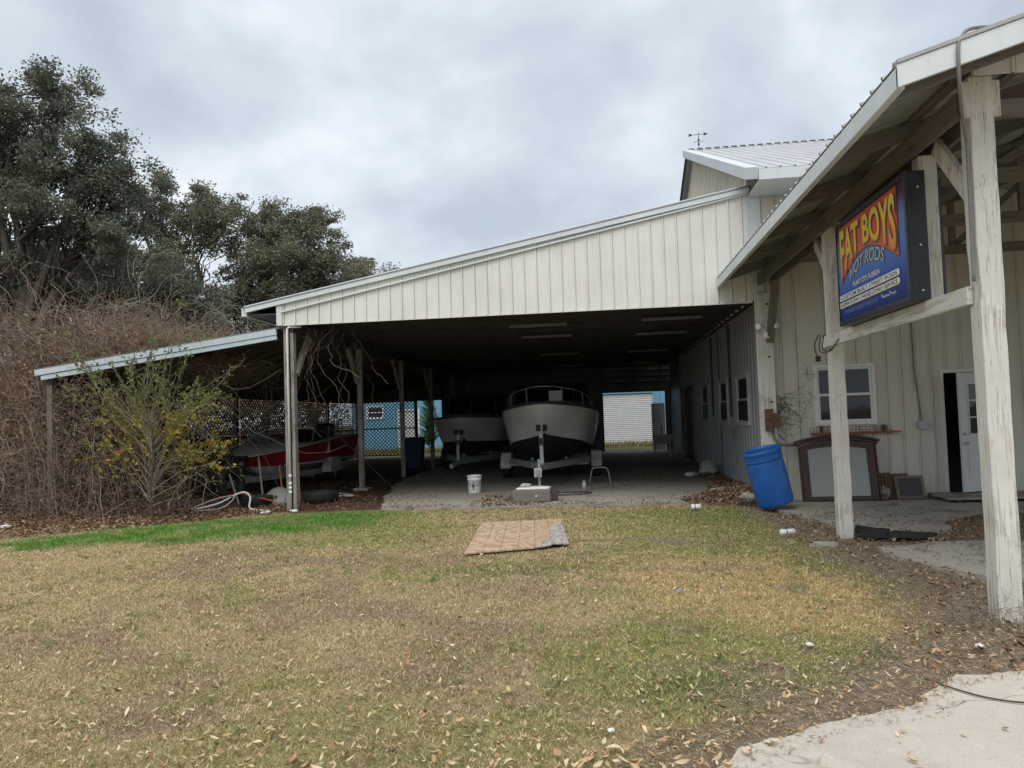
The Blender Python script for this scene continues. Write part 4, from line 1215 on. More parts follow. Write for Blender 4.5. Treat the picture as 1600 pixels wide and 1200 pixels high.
for p, q in zip(ws[:-1], ws[1:]):
    P0 = Vector((CX + p[0], p[1], p[2])); Q0 = Vector((CX + q[0], q[1], q[2])); up = Vector((0, .28, .50))
    MB().add([P0, Q0, Q0 + up, P0 + up], [(0, 1, 2, 3)]).prism([P0, Q0, Q0 + up, P0 + up], (0, .008, 0)).build('windscreen', 'smoked', b1)
    MB().tube([P0, P0 + up, Q0 + up, Q0, P0], .016, 6).build('windscreen_frame', 'dark_grey', b1)
tag(MB().prism([(CX - .02, 20.28, 2.0), (CX + .34, 20.28, 2.0), (CX + .33, 20.36, 2.27), (CX - .03, 20.36, 2.27)], (0, .012, 0)).build('placard', 'paper', b1), 'white paper placard')
tr1 = trailer('boat_trailer', 'galvanised boat trailer with a winch post under the white motor boat', CX, 15.75, 16.95, 20.2, 24.0, 1.25, .50, .46, post_h=.80, winch_y=17.0)
MB().tube([(CX + .02, 15.95, .03), (CX + .02, 15.95, .72)], .03, 8).build('jack', 'galv', tr1)
MB().box(CX - .075, CX + .075, 15.84, 15.86, .36, .54).build('tag_plate', 'paper', tr1)
MB().lathe([(.06, -.03), (.06, .03)], 14, Matrix.Translation((CX + .08, 15.9, .09)) @ Matrix.Rotation(rad(90), 4, 'X')).build('jack_wheel', 'dirty_white', tr1)

# second boat behind it
CX2 = -3.92
b2 = thing('motor_boat', 'dim grey motor boat with tall windscreen parked behind the carport posts', 'boat', (CX2, 24.5, .45))
half2, sheer2 = hull(b2, (CX2, 20.9), 6.4, 1.22, 1.66, 1.58, 1.02, .90, .50, 'boat_grey', 'boat_bottom', 'boat_deck', .78, .42, hood=.10)
ws = [(-.92, 23.4, 1.70), (-.72, 22.9, 1.72), (0, 22.75, 1.74), (.72, 22.9, 1.72), (.92, 23.4, 1.70)]
for p, q in zip(ws[:-1], ws[1:]):
    P0 = Vector((CX2 + p[0], p[1], p[2])); Q0 = Vector((CX2 + q[0], q[1], q[2])); up = Vector((0, .30, .58))
    MB().prism([P0, Q0, Q0 + up, P0 + up], (0, .008, 0)).build('windscreen', 'smoked', b2)
    MB().tube([P0, P0 + up, Q0 + up, Q0, P0], .02, 6).build('windscreen_frame', 'dark_grey', b2)
MB().tube(smooth_path([(CX2 - 1.1, 22.6, 1.62), (CX2 - 1.05, 22.2, 2.05), (CX2 - .9, 21.6, 2.12), (CX2 - .75, 21.5, 1.64)]), .014, 6).build('grab_rail', 'galv', b2)
trailer('boat_trailer', 'dark boat trailer under the dim grey motor boat', CX2, 19.6, 20.7, 24.6, 27.6, 1.2, .45, .40, 'dark_grey', post_h=.75)

# red runabout under the lean-to
CX3 = -8.42
b3 = thing('runabout_boat', 'red and white runabout boat with open windscreen under the lean-to', 'boat', (CX3, 20, .3))
half3, sheer3 = hull(b3, (CX3, 17.3), 5.5, 1.02, .88, 1.24, .62, .60, .26, 'boat_red', 'boat_white', 'boat_deck_pale', .84, .52, hood=.05)
for s in (-1, 1):
    MB().tube([(CX3 + s * (half3(i / 12) * .93), 17.3 + 5.5 * i / 12 + .05, .615) for i in range(2, 13)], .022, 6).build('spray_rail', 'boat_white', b3)
    P0 = Vector((CX3 + s * .86, 19.4, 1.08)); Q0 = Vector((CX3 + s * .22, 19.1, 1.10)); up = Vector((0, .20, .40))
    MB().prism([P0, Q0, Q0 + up, P0 + up], (0, .008, 0)).build('windscreen', 'smoked', b3)
    MB().tube([P0, P0 + up, Q0 + up, Q0, P0], .016, 6).build('windscreen_frame', 'galv', b3)
    W0 = Vector((CX3 + s * .88, 20.5, 1.10))
    MB().prism([P0, W0, W0 + Vector((0, 0, .22)), P0 + up], (s * .008, 0, 0)).build('windscreen', 'smoked', b3)
    MB().tube([W0, W0 + Vector((0, 0, .22)), P0 + up], .016, 6).build('windscreen_frame', 'galv', b3)
MB().box(CX3 - .8, CX3 + .8, 18.9, 19.15, .85, 1.10).build('dashboard', 'boat_deck', b3, bevel=.02)
for q in (-.55, .15): MB().box(CX3 + q, CX3 + q + .5, 20.6, 21.1, .8, 1.30).build('seat', 'dark_grey', b3, bevel=.05)
MB().box(CX3 - .25, CX3 + .25, 22.5, 22.95, .9, 1.6).build('outboard_motor', 'black_metal', b3, bevel=.08)
trailer('boat_trailer', 'low silver trailer carrying the red runabout boat', CX3, 16.1, 17.2, 20.7, 22.4, 1.0, .34, .24, 'dirty_white', post_h=.45, rail_gap=.7, wr=.29)

# ------------------------------------------------------------------ loose things
t = thing('plastic_barrel', 'bright blue open plastic barrel tilting beside the wall corner', 'barrel', (2.66, 12.7, 0))
M = Matrix.Translation((2.40, 12.72, .01)) @ Matrix.Rotation(rad(-13.5), 4, 'Y') @ Matrix.Rotation(rad(4), 4, 'X') @ Matrix.Translation((.285, 0, 0))
prof = [(.02, .02), (.25, .02), (.275, .035), (.285, .07), (.292, .35), (.293, .66), (.288, .72), (.284, .735), (.292, .75), (.296, .80), (.292, .845), (.300, .86), (.303, .90), (.296, .915), (.275, .912), (.27, .88), (.265, .5), (.26, .05), (.02, .045)]
MB().lathe(prof, 36, M, True, True).build('body', 'blue_plastic', t, smooth=True)
MB().lathe([(.296, .752), (.302, .765), (.296, .778)], 36, M, False, False).build('hoop', 'blue_plastic', t, smooth=True)

def mirror():
    t = thing('dresser_mirror', 'dark brown arched dresser mirror leaning on the wall', 'mirror', (3.9, 13.5, 0))
    W, H = 1.20, 1.10
    M = Matrix.Translation((3.90, 13.50, .03)) @ Matrix.Rotation(rad(-11), 4, 'X')
    for s in (-1, 1):
        MB().box(s * .54 - .06, s * .54 + .06, -.04, .0, 0, .92).xf(M).build('stile', 'dresser', t, bevel=.008)
        MB().box(s * .62 - .012, s * .62 + .012, -.05, .01, 0, .93).xf(M).build('moulding', 'dresser', t, bevel=.004)
    MB().box(-.48, .48, -.038, 0, 0, .07).xf(M).build('bottom_rail', 'dresser', t, bevel=.006)
    def arc(x, h0, sag): return h0 + sag * (1 - (x / .6) ** 2)
    n = 14; xs = [-.60 + 1.2 * i / n for i in range(n + 1)]
    MB().prism([(x * .8, -.036, arc(x * .8, .84, .07)) for x in xs] + [(x, -.036, arc(x, .92, .10)) for x in reversed(xs)], (0, .034, 0)).xf(M).build('top_rail', 'dresser', t)
    for d, ov, za, zb in ((.062, 1.10, .925, .965), (.085, 1.15, .967, 1.005)):
        MB().prism([(x * ov, -d, arc(x, za, .10)) for x in xs] + [(x * ov, -d, arc(x, zb, .10)) for x in reversed(xs)], (0, d + .01, 0)).xf(M).build('cornice', 'dresser', t, bevel=.004)
    MB().prism([(-.485, -.012, .065)] + [(x * .81, -.012, arc(x * .8, .85, .07)) for x in xs] + [(.485, -.012, .065)], (0, .006, 0)).xf(M).build('glass', 'dusty_mirror', t)
mirror()

def leaning_frame(x, y, w, h, lean, label, m1, m2, rz=0):
    t = thing('picture_frame', label, 'frame', (x, y, 0.02))
    M = Matrix.Translation((x, y, .025)) @ Matrix.Rotation(rad(rz), 4, 'Z') @ Matrix.Rotation(rad(-lean), 4, 'X')
    k = .05
    f = MB().box(-w / 2, -w / 2 + k, -.03, 0, 0, h).box(w / 2 - k, w / 2, -.03, 0, 0, h).box(-w / 2 + k, w / 2 - k, -.03, 0, 0, k).box(-w / 2 + k, w / 2 - k, -.03, 0, h - k, h)
    f.xf(M).build('frame', m1, t, bevel=.004)
    MB().box(-w / 2 + k, w / 2 - k, -.014, -.006, k, h - k).xf(M).build('panel', m2, t)
leaning_frame(5.02, 13.52, .46, .40, 22, 'small grey framed board leaning in front of two more frames', 'dark_frame', 'dark_grey')
leaning_frame(4.86, 13.60, .40, .43, 20, 'brown wooden frame wedged behind the small grey framed board', 'brown_box', 'brown_box', 6)
leaning_frame(4.72, 13.66, .22, .44, 14, 'narrow brown wooden frame leaning at the end of the frame stack', 'brown_box', 'brown_box', 30)
t = thing('trash_bag', 'crumpled clear plastic bag of scraps beside the dresser mirror', 'bag', (4.60, 13.55, 0))
def crumple(r, c, seed, sz=(1, 1, 1), n=2):
    import bmesh
    bm = bmesh.new(); bmesh.ops.create_icosphere(bm, subdivisions=n, radius=r)
    rg = random.Random(seed)
    vs = [Vector((v.co.x * sz[0], v.co.y * sz[1], v.co.z * sz[2])) * rg.uniform(.68, 1.22) + Vector(c) for v in bm.verts]
    fs = [tuple(v.index for v in f.verts) for f in bm.faces]
    bm.free()
    zmin = min(v.z for v in vs)
    return [v + Vector((0, 0, .018 - zmin)) for v in vs], fs
MB().add(*crumple(.095, (4.60, 13.52, .15), 3, (.8, .7, 1.3))).build('bag', 'cane_pale', t)
MB().add(*crumple(.06, (4.56, 13.44, .15), 5, (.8, .7, 1.2), 1)).build('scrap', 'brown_box', t)

def step():
    t = thing('door_step', 'low weathered wooden step in front of the open door', 'step', (5.9, 13.3, 0))
    for i in range(4):
        MB().box(5.35 + (i % 2) * .03, 7.0, 12.95 + i * .215, 13.155 + i * .215, .065, .10).build('plank', 'grey_x', t, bevel=.004)
    for x in (5.5, 6.2, 6.9): MB().box(x, x + .06, 12.97, 13.80, .02, .064).build('joist', 'dark_y', t)
step()
for poly, z, lb in (([(2.99, 9.78), (3.25, 9.62), (3.52, 10.2), (3.20, 10.55)], .030, 'black rubber mat piece touching the far porch post'), ([(3.28, 9.62), (3.75, 9.55), (3.92, 9.85), (3.50, 10.05)], .034, 'black rubber mat piece lying farther out from the far porch post')):
    pts = []
    for i in range(4):
        a = Vector((*poly[i], 0)); b = Vector((*poly[(i + 1) % 4], 0))
        for k in range(5): q = a.lerp(b, k / 5); pts.append((q.x + random.uniform(-.02, .02), q.y + random.uniform(-.02, .02), z))
    tag(MB().prism(pts, (0, 0, .022)).build('rubber_mat', 'rubber'), lb, 'mat')

# plywood on the lawn
t = thing('plywood_sheet', 'grooved tan plywood sheet with a greyed corner lying on the lawn', 'plywood', (-1.2, 10.4, 0))
A0, A1, B1, B0 = [Vector((*p, .016)) for p in PLY]
def pq(u, v): return (A0.lerp(B0, u)).lerp(A1.lerp(B1, u), v)
ed = [0, .165, .33, .50, .665, .83, 1.0]
for i in range(6):
    u0, u1 = ed[i] + (.0018 if i else 0), ed[i + 1] - (.0018 if i < 5 else 0)
    if i == 5:
        MB().prism([pq(u0, .62), pq(u1, .80), pq(u1, 1), pq(u0, 1)], (0, 0, .016)).build('board', 'plywood', t)
        MB().prism([pq(u0, .04), pq(u1, 0), pq(u1, .797), pq(u0, .617)], (0, 0, .0155)).build('board', 'plywood_grey', t)
    elif i == 4:
        MB().prism([pq(u0 + .06, -.03), pq(u1, .0), pq(u1, .36), pq(u0 + .06, .0)], (0, 0, .0155)).build('board', 'plywood_grey', t)
        MB().prism([pq(u0, -.04), pq(u0 + .055, -.03), pq(u0 + .056, .01), pq(u1, .365), pq(u1, 1), pq(u0, 1)], (0, 0, .016)).build('board', 'plywood', t)
    else:
        MB().prism([pq(u0, -.04), pq(u1, -.04), pq(u1, 1), pq(u0, 1)], (0, 0, .016)).build('board', 'plywood', t)
MB().prism([pq(.01, .0), pq(.99, .05), pq(.99, .98), pq(.01, .98)], (0, 0, -.012)).build('backing', 'brown_box', t)

# bucket, timber, stool, flask
t = thing('bucket', 'white plastic bucket standing on the carport floor', 'bucket', (-2.77, 16.3, .022))
M = Matrix.Translation((-2.77, 16.3, .024))
MB().lathe([(.02, 0), (.125, 0), (.13, .01), (.145, .28), (.152, .285), (.152, .30), (.147, .302), (.147, .33), (.155, .333), (.155, .345), (.150, .36), (.160, .362), (.160, .375), (.146, .375), (.140, .30), (.122, .02), (.02, .02)], 28, M).build('body', 'white_plastic', t, smooth=True)
MB().tube(smooth_path([(-2.77 + .158 * math.cos(a), 16.3 - .155 * abs(math.sin(a)) - .01, .32 - .13 * math.sin(a)) for a in [i * math.pi / 8 for i in range(9)]], 2), .004, 5).build('handle', 'dark_grey', t)
pp = []
for (a0, a1, z0, z1) in ((-1.75, -1.45, .12, .20), (-1.68, -1.5, .07, .11), (-1.8, -1.3, .22, .235)):
    MB().add([(-2.77 + (.134 + .053 * z) * math.cos(a), 16.3 + (.134 + .053 * z) * math.sin(a), .026 + z) for a, z in ((a0, z0), (a1, z0), (a1, z1), (a0, z1))], [(0, 1, 2, 3)]).build('print', 'ink_dark', t)

t = thing('timber_block', 'squared weathered timber block under the trailer tongue end', 'timber', (-1.37, 14.4, 0))
MB().bar((-1.72, 14.42, .135), (-1.02, 14.42, .135), .26, .215, seg=6, jit=.004).build('timber', 'raw_x', t, bevel=.012)
MB().bar((-1.0, 14.5, .13), (-.90, 14.5, .13), .2, .2).build('end_piece', 'dark_x', t, bevel=.01)
MB().lathe([(.03, 0), (.03, .012), (.012, .014)], 14, Matrix.Translation((-1.28, 14.29, .13)) @ Matrix.Rotation(rad(90), 4, 'X')).build('washer', 'galv', t)
t = thing('white_tray', 'white plastic tray with a rag lying on the timber block', 'tray', (-1.4, 14.6, .245))
MB().prism([(-1.66, 14.36, .246), (-1.05, 14.40, .246), (-1.02, 14.62, .246), (-1.20, 14.76, .246), (-1.60, 14.72, .246)], (0, 0, .035)).build('tray', 'white_plastic', t, bevel=.01)
cv, cf = crumple(.085, (-1.50, 14.52, 0), 8, (1.2, .8, .45))
MB().add([v + Vector((0, 0, .262)) for v in cv], cf).build('rag', 'dirty_white', t)

t = thing('stool_frame', 'bare bent steel stool frame on the carport floor', 'stool', (-.12, 17.9, .022))
for dy, sp in ((-.06, -.07), (.10, .10)):
    pts = [(-.36, 17.9 + dy + sp, .03), (-.31, 17.9 + dy, .30), (-.28, 17.9 + dy, .36), (-.22, 17.9 + dy, .385), (-.02, 17.9 + dy, .385), (.04, 17.9 + dy, .36), (.07, 17.9 + dy, .30), (.12, 17.9 + dy + sp, .03)]
    MB().tube(smooth_path(pts, 4), .012, 8).build('leg_loop', 'galv', t, smooth=True)
MB().box(-.22, -.02, 17.86, 18.0, .392, .40).build('seat_strap', 'galv', t)
t = thing('flask', 'small silver flask standing on the carport floor near the stool frame', 'flask', (-.44, 16.05, .022))
MB().lathe([(.045, .024), (.045, .17), (.038, .19), (.03, .195), (.03, .235), (.02, .24)], 16, Matrix.Translation((-.44, 16.05, 0))).build('body', 'galv', t, smooth=True)
MB().lathe([(.032, .236), (.032, .262)], 12, Matrix.Translation((-.44, 16.05, 0))).build('cap', 'fixture', t, smooth=True)
pts = [(-.85 + .55 * math.cos(a) * (1 + .12 * math.sin(3 * a)), 15.6 + .28 * math.sin(a), .034 + .006 * (i % 3)) for i, a in enumerate([k * .45 for k in range(33)])]
tag(MB().tube(smooth_path(pts, 3), .009, 6).build('hose', 'dark_grey', None, smooth=True), 'thin grey hose coiled on the carport floor', 'hose')

t = thing('waste_bin', 'dark blue waste bin beside a carport post', 'bin', (-5.95, 24.4, 0))
M = Matrix.Translation((-6.05, 24.3, .022))
bn = MB().add([(x * k, y * k, z) for z, k in ((.05, .80), (.95, 1.0)) for x, y in ((-.30, -.30), (.30, -.30), (.30, .30), (-.30, .30))], [(0, 1, 5, 4), (1, 2, 6, 5), (2, 3, 7, 6), (3, 0, 4, 7), (3, 2, 1, 0)])
bn.xf(M).build('body', 'navy_plastic', t, bevel=.03)
MB().add([(-.33, -.34, .955), (.33, -.34, .955), (.33, .34, .99), (-.33, .34, .99), (-.30, -.30, 1.01), (.30, -.30, 1.01), (.30, .30, 1.05), (-.30, .30, 1.05)], [(0, 1, 2, 3), (4, 5, 6, 7), (0, 1, 5, 4), (1, 2, 6, 5), (2, 3, 7, 6), (3, 0, 4, 7)]).xf(M).build('lid', 'dark_grey', t, bevel=.01)
for s in (-1, 1): wheel(t, -6.05 + s * .26, 24.58, .09, .05, 'dark_grey')

# utility sink and white door by the far opening
t = thing('utility_sink', 'grey utility sink on thin legs by the back opening', 'sink', (2.0, 27.6, 0))
MB().add([(1.72 + (.04 if z < .6 else 0), 27.3, z) for z in (.50, .82)] + [(2.35 - (.04 if z < .6 else 0), 27.3, z) for z in (.82, .50)] + [(1.76, 27.8, .50), (1.72, 27.8, .82), (2.35, 27.8, .82), (2.31, 27.8, .50)], [(0, 1, 2, 3), (4, 7, 6, 5), (0, 4, 5, 1), (3, 2, 6, 7), (0, 3, 7, 4)]).build('basin', 'dirty_white', t, bevel=.01)
for x in (1.78, 2.29):
    for y in (27.34, 27.76): MB().bar((x, y, .02), (x, y, .5), .03, .03).build('leg', 'galv', t)
MB().tube(smooth_path([(2.03, 27.8, .8), (2.03, 27.8, 1.05), (2.03, 27.65, 1.1), (2.03, 27.5, 1.0)]), .012, 6).build('faucet', 'dark_grey', t)
t = thing('spare_door', 'white panelled door standing loose by the back opening', 'door', (2.3, 33.4, 0))
MB().box(2.06, 2.62, 33.45, 33.49, .02, 2.0).build('leaf', 'door_white', t, bevel=.004)
for zz in (.3, 1.1):
    for xx in (2.13, 2.38): MB().box(xx, xx + .17, 33.44, 33.449, zz, zz + .6).build('panel', 'door_white', t, bevel=.003)

# clutter by the front post
def tyre(x, y, z, R, w, label, tilt=0, az=0):
    M = Matrix.Translation((x, y, z)) @ Matrix.Rotation(rad(az), 4, 'Z') @ Matrix.Rotation(rad(tilt), 4, 'X')
    t = thing('old_tyre', label, 'tyre', (x, y, 0))
    pf = [(R * .58, -w * .42), (R * .75, -w / 2), (R * .92, -w * .46), (R, -w * .3), (R, w * .3), (R * .92, w * .46), (R * .75, w / 2), (R * .58, w * .42), (R * .62, 0), (R * .58, -w * .42)]
    MB().lathe(pf, 28, M, False, False).build('casing', 'rubber', t, smooth=True)
    tr = MB()
    for k in range(28):
        a = 2 * math.pi * k / 28
        q = Matrix.Rotation(a, 4, 'Z')
        tr.add([M @ q @ Vector(p) for p in ((R - .004, -.02, -w * .28), (R + .008, -.02, -w * .28), (R + .008, .015, w * .28), (R - .004, .015, w * .28), (R - .004, .01, -w * .28), (R + .008, .01, -w * .28), (R + .008, .045, w * .28), (R - .004, .045, w * .28))], [(0, 1, 2, 3), (7, 6, 5, 4), (1, 5, 6, 2), (0, 3, 7, 4), (0, 4, 5, 1), (3, 2, 6, 7)])
    tr.build('tread', 'rubber', t)
tyre(-5.85, 15.45, .12, .36, .21, 'old black tyre lying flat behind the front carport post')
tyre(-7.0, 15.0, .11, .33, .19, 'old black tyre lying flat behind the loose hoses')
tyre(-8.15, 16.15, .36, .36, .2, 'old black tyre propped upright below the bow of the red runabout', 80, 70)
t = thing('metal_disc', 'pale grey round metal disc leaning in the clutter behind the front post', 'disc', (-6.6, 15.3, 0))
M = Matrix.Translation((-6.62, 15.05, .13)) @ Matrix.Rotation(rad(58), 4, 'X')
MB().lathe([(.02, .05), (.16, .04), (.25, .0), (.265, -.03), (.26, -.03), (.24, -.01), (.02, .035)], 26, M).build('dish', 'fixture', t, smooth=True)
MB().lathe([(.03, .05), (.03, .08)], 10, M).build('knob', 'dark_grey', t)
for i, (p, q, lb) in enumerate((((-7.35, 14.9, .02), (-7.75, 15.3, .62), 'long-handled wooden stick leaning outermost in the clutter by the hoses'), ((-6.95, 15.15, .02), (-7.25, 15.6, .95), 'pale wooden handle leaning against the bow of the red runabout'), ((-6.85, 15.9, .02), (-7.1, 16.3, .72), 'short reddish wooden handle behind the pale one'), ((-6.28, 15.4, .02), (-6.42, 15.7, .80), 'reddish wooden handle leaning behind the front post'))):
    tag(MB().bar(p, q, .035, .035, seg=4, jit=.002).build('wooden_handle', 'orange_rust' if i > 1 else 'raw_z', None, bevel=.008), lb, 'handle')
tag(MB().tube([(-5.15, 18.3, .03), (-6.55, 17.9, 1.55)], .016, 6).build('pole', 'dark_grey', None), 'thin dark pole leaning on the side of the red runabout', 'pole')
tag(MB().bar((-5.95, 16.3, .03), (-5.35, 16.05, .05), .05, .03).bar((-6.05, 16.9, .04), (-5.42, 16.12, .06), .05, .025).build('metal_strip', 'dirty_white', None), 'bent pale metal strip lying on the mulch behind the tyre', 'metal strip')
def hose(name, pts, r, m, label):
    tag(MB().tube(smooth_path(pts, 5), r, 7).build(name, m, None, smooth=True), label, 'hose')
hose('garden_hose', [(-7.9, 14.15, .03), (-7.5, 14.35, .12), (-7.15, 14.6, .30), (-6.95, 14.55, .22), (-6.8, 14.2, .05), (-6.55, 13.9, .03), (-6.3, 13.75, .03), (-6.1, 13.55, .03), (-6.22, 13.42, .03)], .018, 'white_plastic', 'white garden hose snaking from the clutter towards the green grass')
hose('garden_hose', [(-8.0, 14.1, .03), (-7.85, 14.4, .10), (-7.3, 14.7, .26), (-7.0, 14.75, .2), (-6.6, 14.7, .12), (-6.4, 14.65, .04)], .016, 'red_hose', 'red garden hose looped behind the white hose')
hose('garden_hose', [(-7.75, 13.95, .03), (-7.95, 14.2, .05), (-7.6, 14.5, .2), (-7.2, 14.4, .24), (-7.3, 14.1, .06), (-7.7, 13.9, .03)], .013, 'dirty_white', 'thin pale hose coiled on the leaf litter')
hose('bent_pipe', [(-5.75, 13.62, .03), (-5.66, 13.68, .035), (-5.6, 13.6, .03), (-5.66, 13.52, .03)], .015, 'white_plastic', 'short curved piece of white pipe on the green grass by the front post')

# debris along the side wall
tag(MB().bar((2.05, 15.3, .07), (2.82, 15.75, .09), .16, .07, seg=4, jit=.005).build('stone_sill', 'stone', None, bevel=.012), 'broken grey concrete strip lying against the ribbed side wall', 'concrete')
vv, ff = crumple(.13, (2.40, 13.55, 0), 12, (1, .9, .75)); tag(MB().add(vv, ff).build('stone', 'stone', None), 'pale lump of broken concrete beside the blue barrel', 'stone')
tag(MB().bar((2.2, 13.25, .05), (2.55, 13.35, .06), .12, .05).build('wood_scrap', 'dark_x', None), 'dark wood scrap in front of the pale concrete lump', 'wood')
vv, ff = crumple(.22, (2.55, 19.6, 0), 14, (1.1, .9, .8)); tag(MB().add(vv, ff).build('plastic_bag', 'dirty_white', None), 'crumpled pale plastic sheet against the ribbed side wall', 'bag')
vv, ff = crumple(.13, (2.1, 19.2, 0), 15, (1.5, .9, .4)); tag(MB().add(vv, ff).build('plastic_bag', 'white_plastic', None), 'flattened white plastic bag on the carport floor near the side wall', 'bag')
def can(x, y, az, r, L, m1, label, name='drink_can'):
    t = thing(name, label, 'litter', (x, y, 0))
    M = Matrix.Translation((x, y, r + .03)) @ Matrix.Rotation(rad(az), 4, 'Z') @ Matrix.Rotation(rad(90), 4, 'Y')
    MB().lathe([(r * .8, -L / 2), (r, -L / 2 + .01), (r * .94, 0), (r, L / 2 - .01), (r * .8, L / 2)], 16, M).build('body', m1, t, smooth=True)
    MB().lathe([(r * .99, -L * .18), (r * 1.01, -L * .14), (r * .98, -L * .08)], 16, M, False, False).build('print', 'red_hose' if name == 'drink_can' else 'ink_pale', t, smooth=True)
can(1.42, 12.7, 10, .042, .15, 'white_plastic', 'crushed white and red cup on the grass in front of the carport')
can(2.22, 10.0, 25, .036, .20, 'white_plastic', 'white plastic bottle lying on the dirt near the far porch post', 'plastic_bottle')
for (x, y, r, sd_, lb) in ((-10.0, 11.95, .09, 4, 'white crumpled paper litter at the edge of the leaf litter'), (1.30, 5.38, .026, 6, 'small clear plastic scrap on the lawn edge near the drive'), (-.02, 3.95, .022, 7, 'small white paper scrap among fallen leaves by the dirt edge'), (.62, 7.0, .025, 9, 'tiny blue plastic scrap on the lawn'), (2.35, 5.35, .028, 10, 'pale plastic scrap by the drive below the near porch post')):
    vv, ff = crumple(r, (x, y, 0), sd_, (1.3, 1, .5), 1)
    tag(MB().add(vv, ff).build('litter_scrap', 'ink_pale' if 'blue' in lb else 'paper', None), lb, 'litter')
tag(slab('flat_stone', [(2.32, 9.35), (2.62, 9.30), (2.66, 9.52), (2.40, 9.56)], .022, .04, 'concrete', 'small flat concrete piece in the dirt near the far porch post', .02, 11), kind='stuff')
bpy.data.objects['flat_stone'].pop('kind')
pts = [(1.75, 4.75, .03), (1.95, 4.45, .028), (2.2, 4.36, .03), (2.6, 4.5, .03), (3.0, 4.75, .03)]
tag(MB().tube(smooth_path(pts, 6), .005, 5).build('fallen_twig', 'vine_dark', None), 'long thin dark twig lying across the concrete drive', 'twig')

# ------------------------------------------------------------------ trees
def foliage(name, parent, blobs, n_clump, per, size, cols, seed, clump_r=.44):
    rng = np.random.default_rng(seed)
    sub = []
    for b in blobs:
        b = np.array(b[:6], float); sub.append(np.concatenate([b[:3], b[3:6] * .55]))
        for _ in range(11):
            e = rng.normal(size=3); e /= np.linalg.norm(e)
            sub.append(np.concatenate([b[:3] + e * b[3:6] * rng.uniform(.6, 1.0), b[3:6] * rng.uniform(.20, .42, 3)]))
    B = np.array(sub)
    wts = (B[:, 3] * B[:, 4] * B[:, 5]) ** .7; wts /= wts.sum()
    bi = rng.choice(len(B), n_clump, p=wts)
    d = rng.normal(size=(n_clump, 3)); d /= np.linalg.norm(d, axis=1, keepdims=True)
    r = rng.uniform(0.25, 1.0, n_clump) ** .55 * rng.uniform(.86, 1.16, n_clump)
    cc = B[bi, :3] + d * r[:, None] * B[bi, 3:6]
    cc[:, 2] = np.maximum(cc[:, 2], .5)
    k = rng.integers(int(per * .4), int(per * 1.6), n_clump)
    ci = np.repeat(np.arange(n_clump), k); n = len(ci)
    p = cc[ci] + np.clip(rng.normal(size=(n, 3)), -1.5, 1.5) * clump_r * np.array([1, 1, .62]) * rng.uniform(.35, 1.0, (n_clump, 1))[ci]
    a = rng.normal(size=(n, 3)); a[:, 2] *= .6; a /= np.linalg.norm(a, axis=1, keepdims=True)
    b = np.cross(a, rng.normal(size=(n, 3))); b /= np.linalg.norm(b, axis=1, keepdims=True) + 1e-9
    L = size * rng.uniform(.6, 1.4, n)[:, None]; W = L * .30
    v = np.stack([p - a * L * .5, p + b * W, p + a * L * .5, p - b * W], 1).reshape(-1, 3)
    f = np.arange(n * 4).reshape(-1, 4)
    cols = np.array(cols); w = rng.dirichlet(np.ones(len(cols)) * .8, n_clump)
    c = (w @ cols)[ci] * rng.uniform(.9, 1.9, (n, 1))
    tag(np_mesh(name, v, f, 'foliage', parent, c), kind='stuff')
    return cc

def tree(name, label, base, blobs, n_clump, per, size, cols, seed, trunk_r=.35, group=None, fork=.3):
    t = thing(name, label, 'tree', base, group)
    cc = foliage('crown', t, blobs, n_clump, per, size, cols, seed)
    rng = np.random.default_rng(seed + 1)
    bx = Vector(base); top = max(b[2] for b in blobs)
    hf = bx.z + (top - bx.z) * fork
    f0 = Vector((base[0] + rng.normal() * .2, base[1], hf))
    trk = MB()
    trk.tube([bx, bx.lerp(f0, .3) + Vector((rng.normal() * .1, 0, 0)), bx.lerp(f0, .7) + Vector((rng.normal() * .15, 0, 0)), f0], [trunk_r * 1.3, trunk_r, trunk_r * .85, trunk_r * .75], 10)
    trk.build('trunk', 'bark', t, smooth=True)
    paths = []; radii = []
    S = 6
    def limb(a, b, r0, r1, wob):
        a = np.array(a); b = np.array(b); q = []
        for i in range(S):
            s = i / (S - 1); m = a + (b - a) * s; m[2] += np.sin(s * np.pi) * .08 * np.linalg.norm(b - a)
            if 0 < i < S - 1: m = m + rng.normal(size=3) * wob
            q.append(m)
        paths.append(q); radii.append(np.linspace(r0, r1, S)); return q
    for b in blobs:
        q = limb(f0, b[:3], trunk_r * .55, trunk_r * .16, .25)
        own = cc[np.argsort(np.linalg.norm(cc - np.array(b[:3]), axis=1))[:max(10, n_clump // len(blobs))]]
        for e in own[rng.choice(len(own), min(26, len(own)), replace=False)]:
            limb(q[rng.integers(2, S)], e, trunk_r * .14, .012, .22)
    v, f = np_tubes(np.array(paths), np.array(radii), 5)
    np_mesh('limbs', v, f, 'bark', t)
    return t
DARKG = [(.105, .120, .088), (.145, .152, .112), (.185, .185, .145), (.08, .092, .072)]
OLIVE = [(.135, .145, .092), (.185, .185, .125), (.215, .20, .15), (.10, .11, .075)]
BROWN = [(.165, .155, .11), (.145, .15, .10), (.21, .19, .15), (.10, .105, .075)]
LEAF = .145
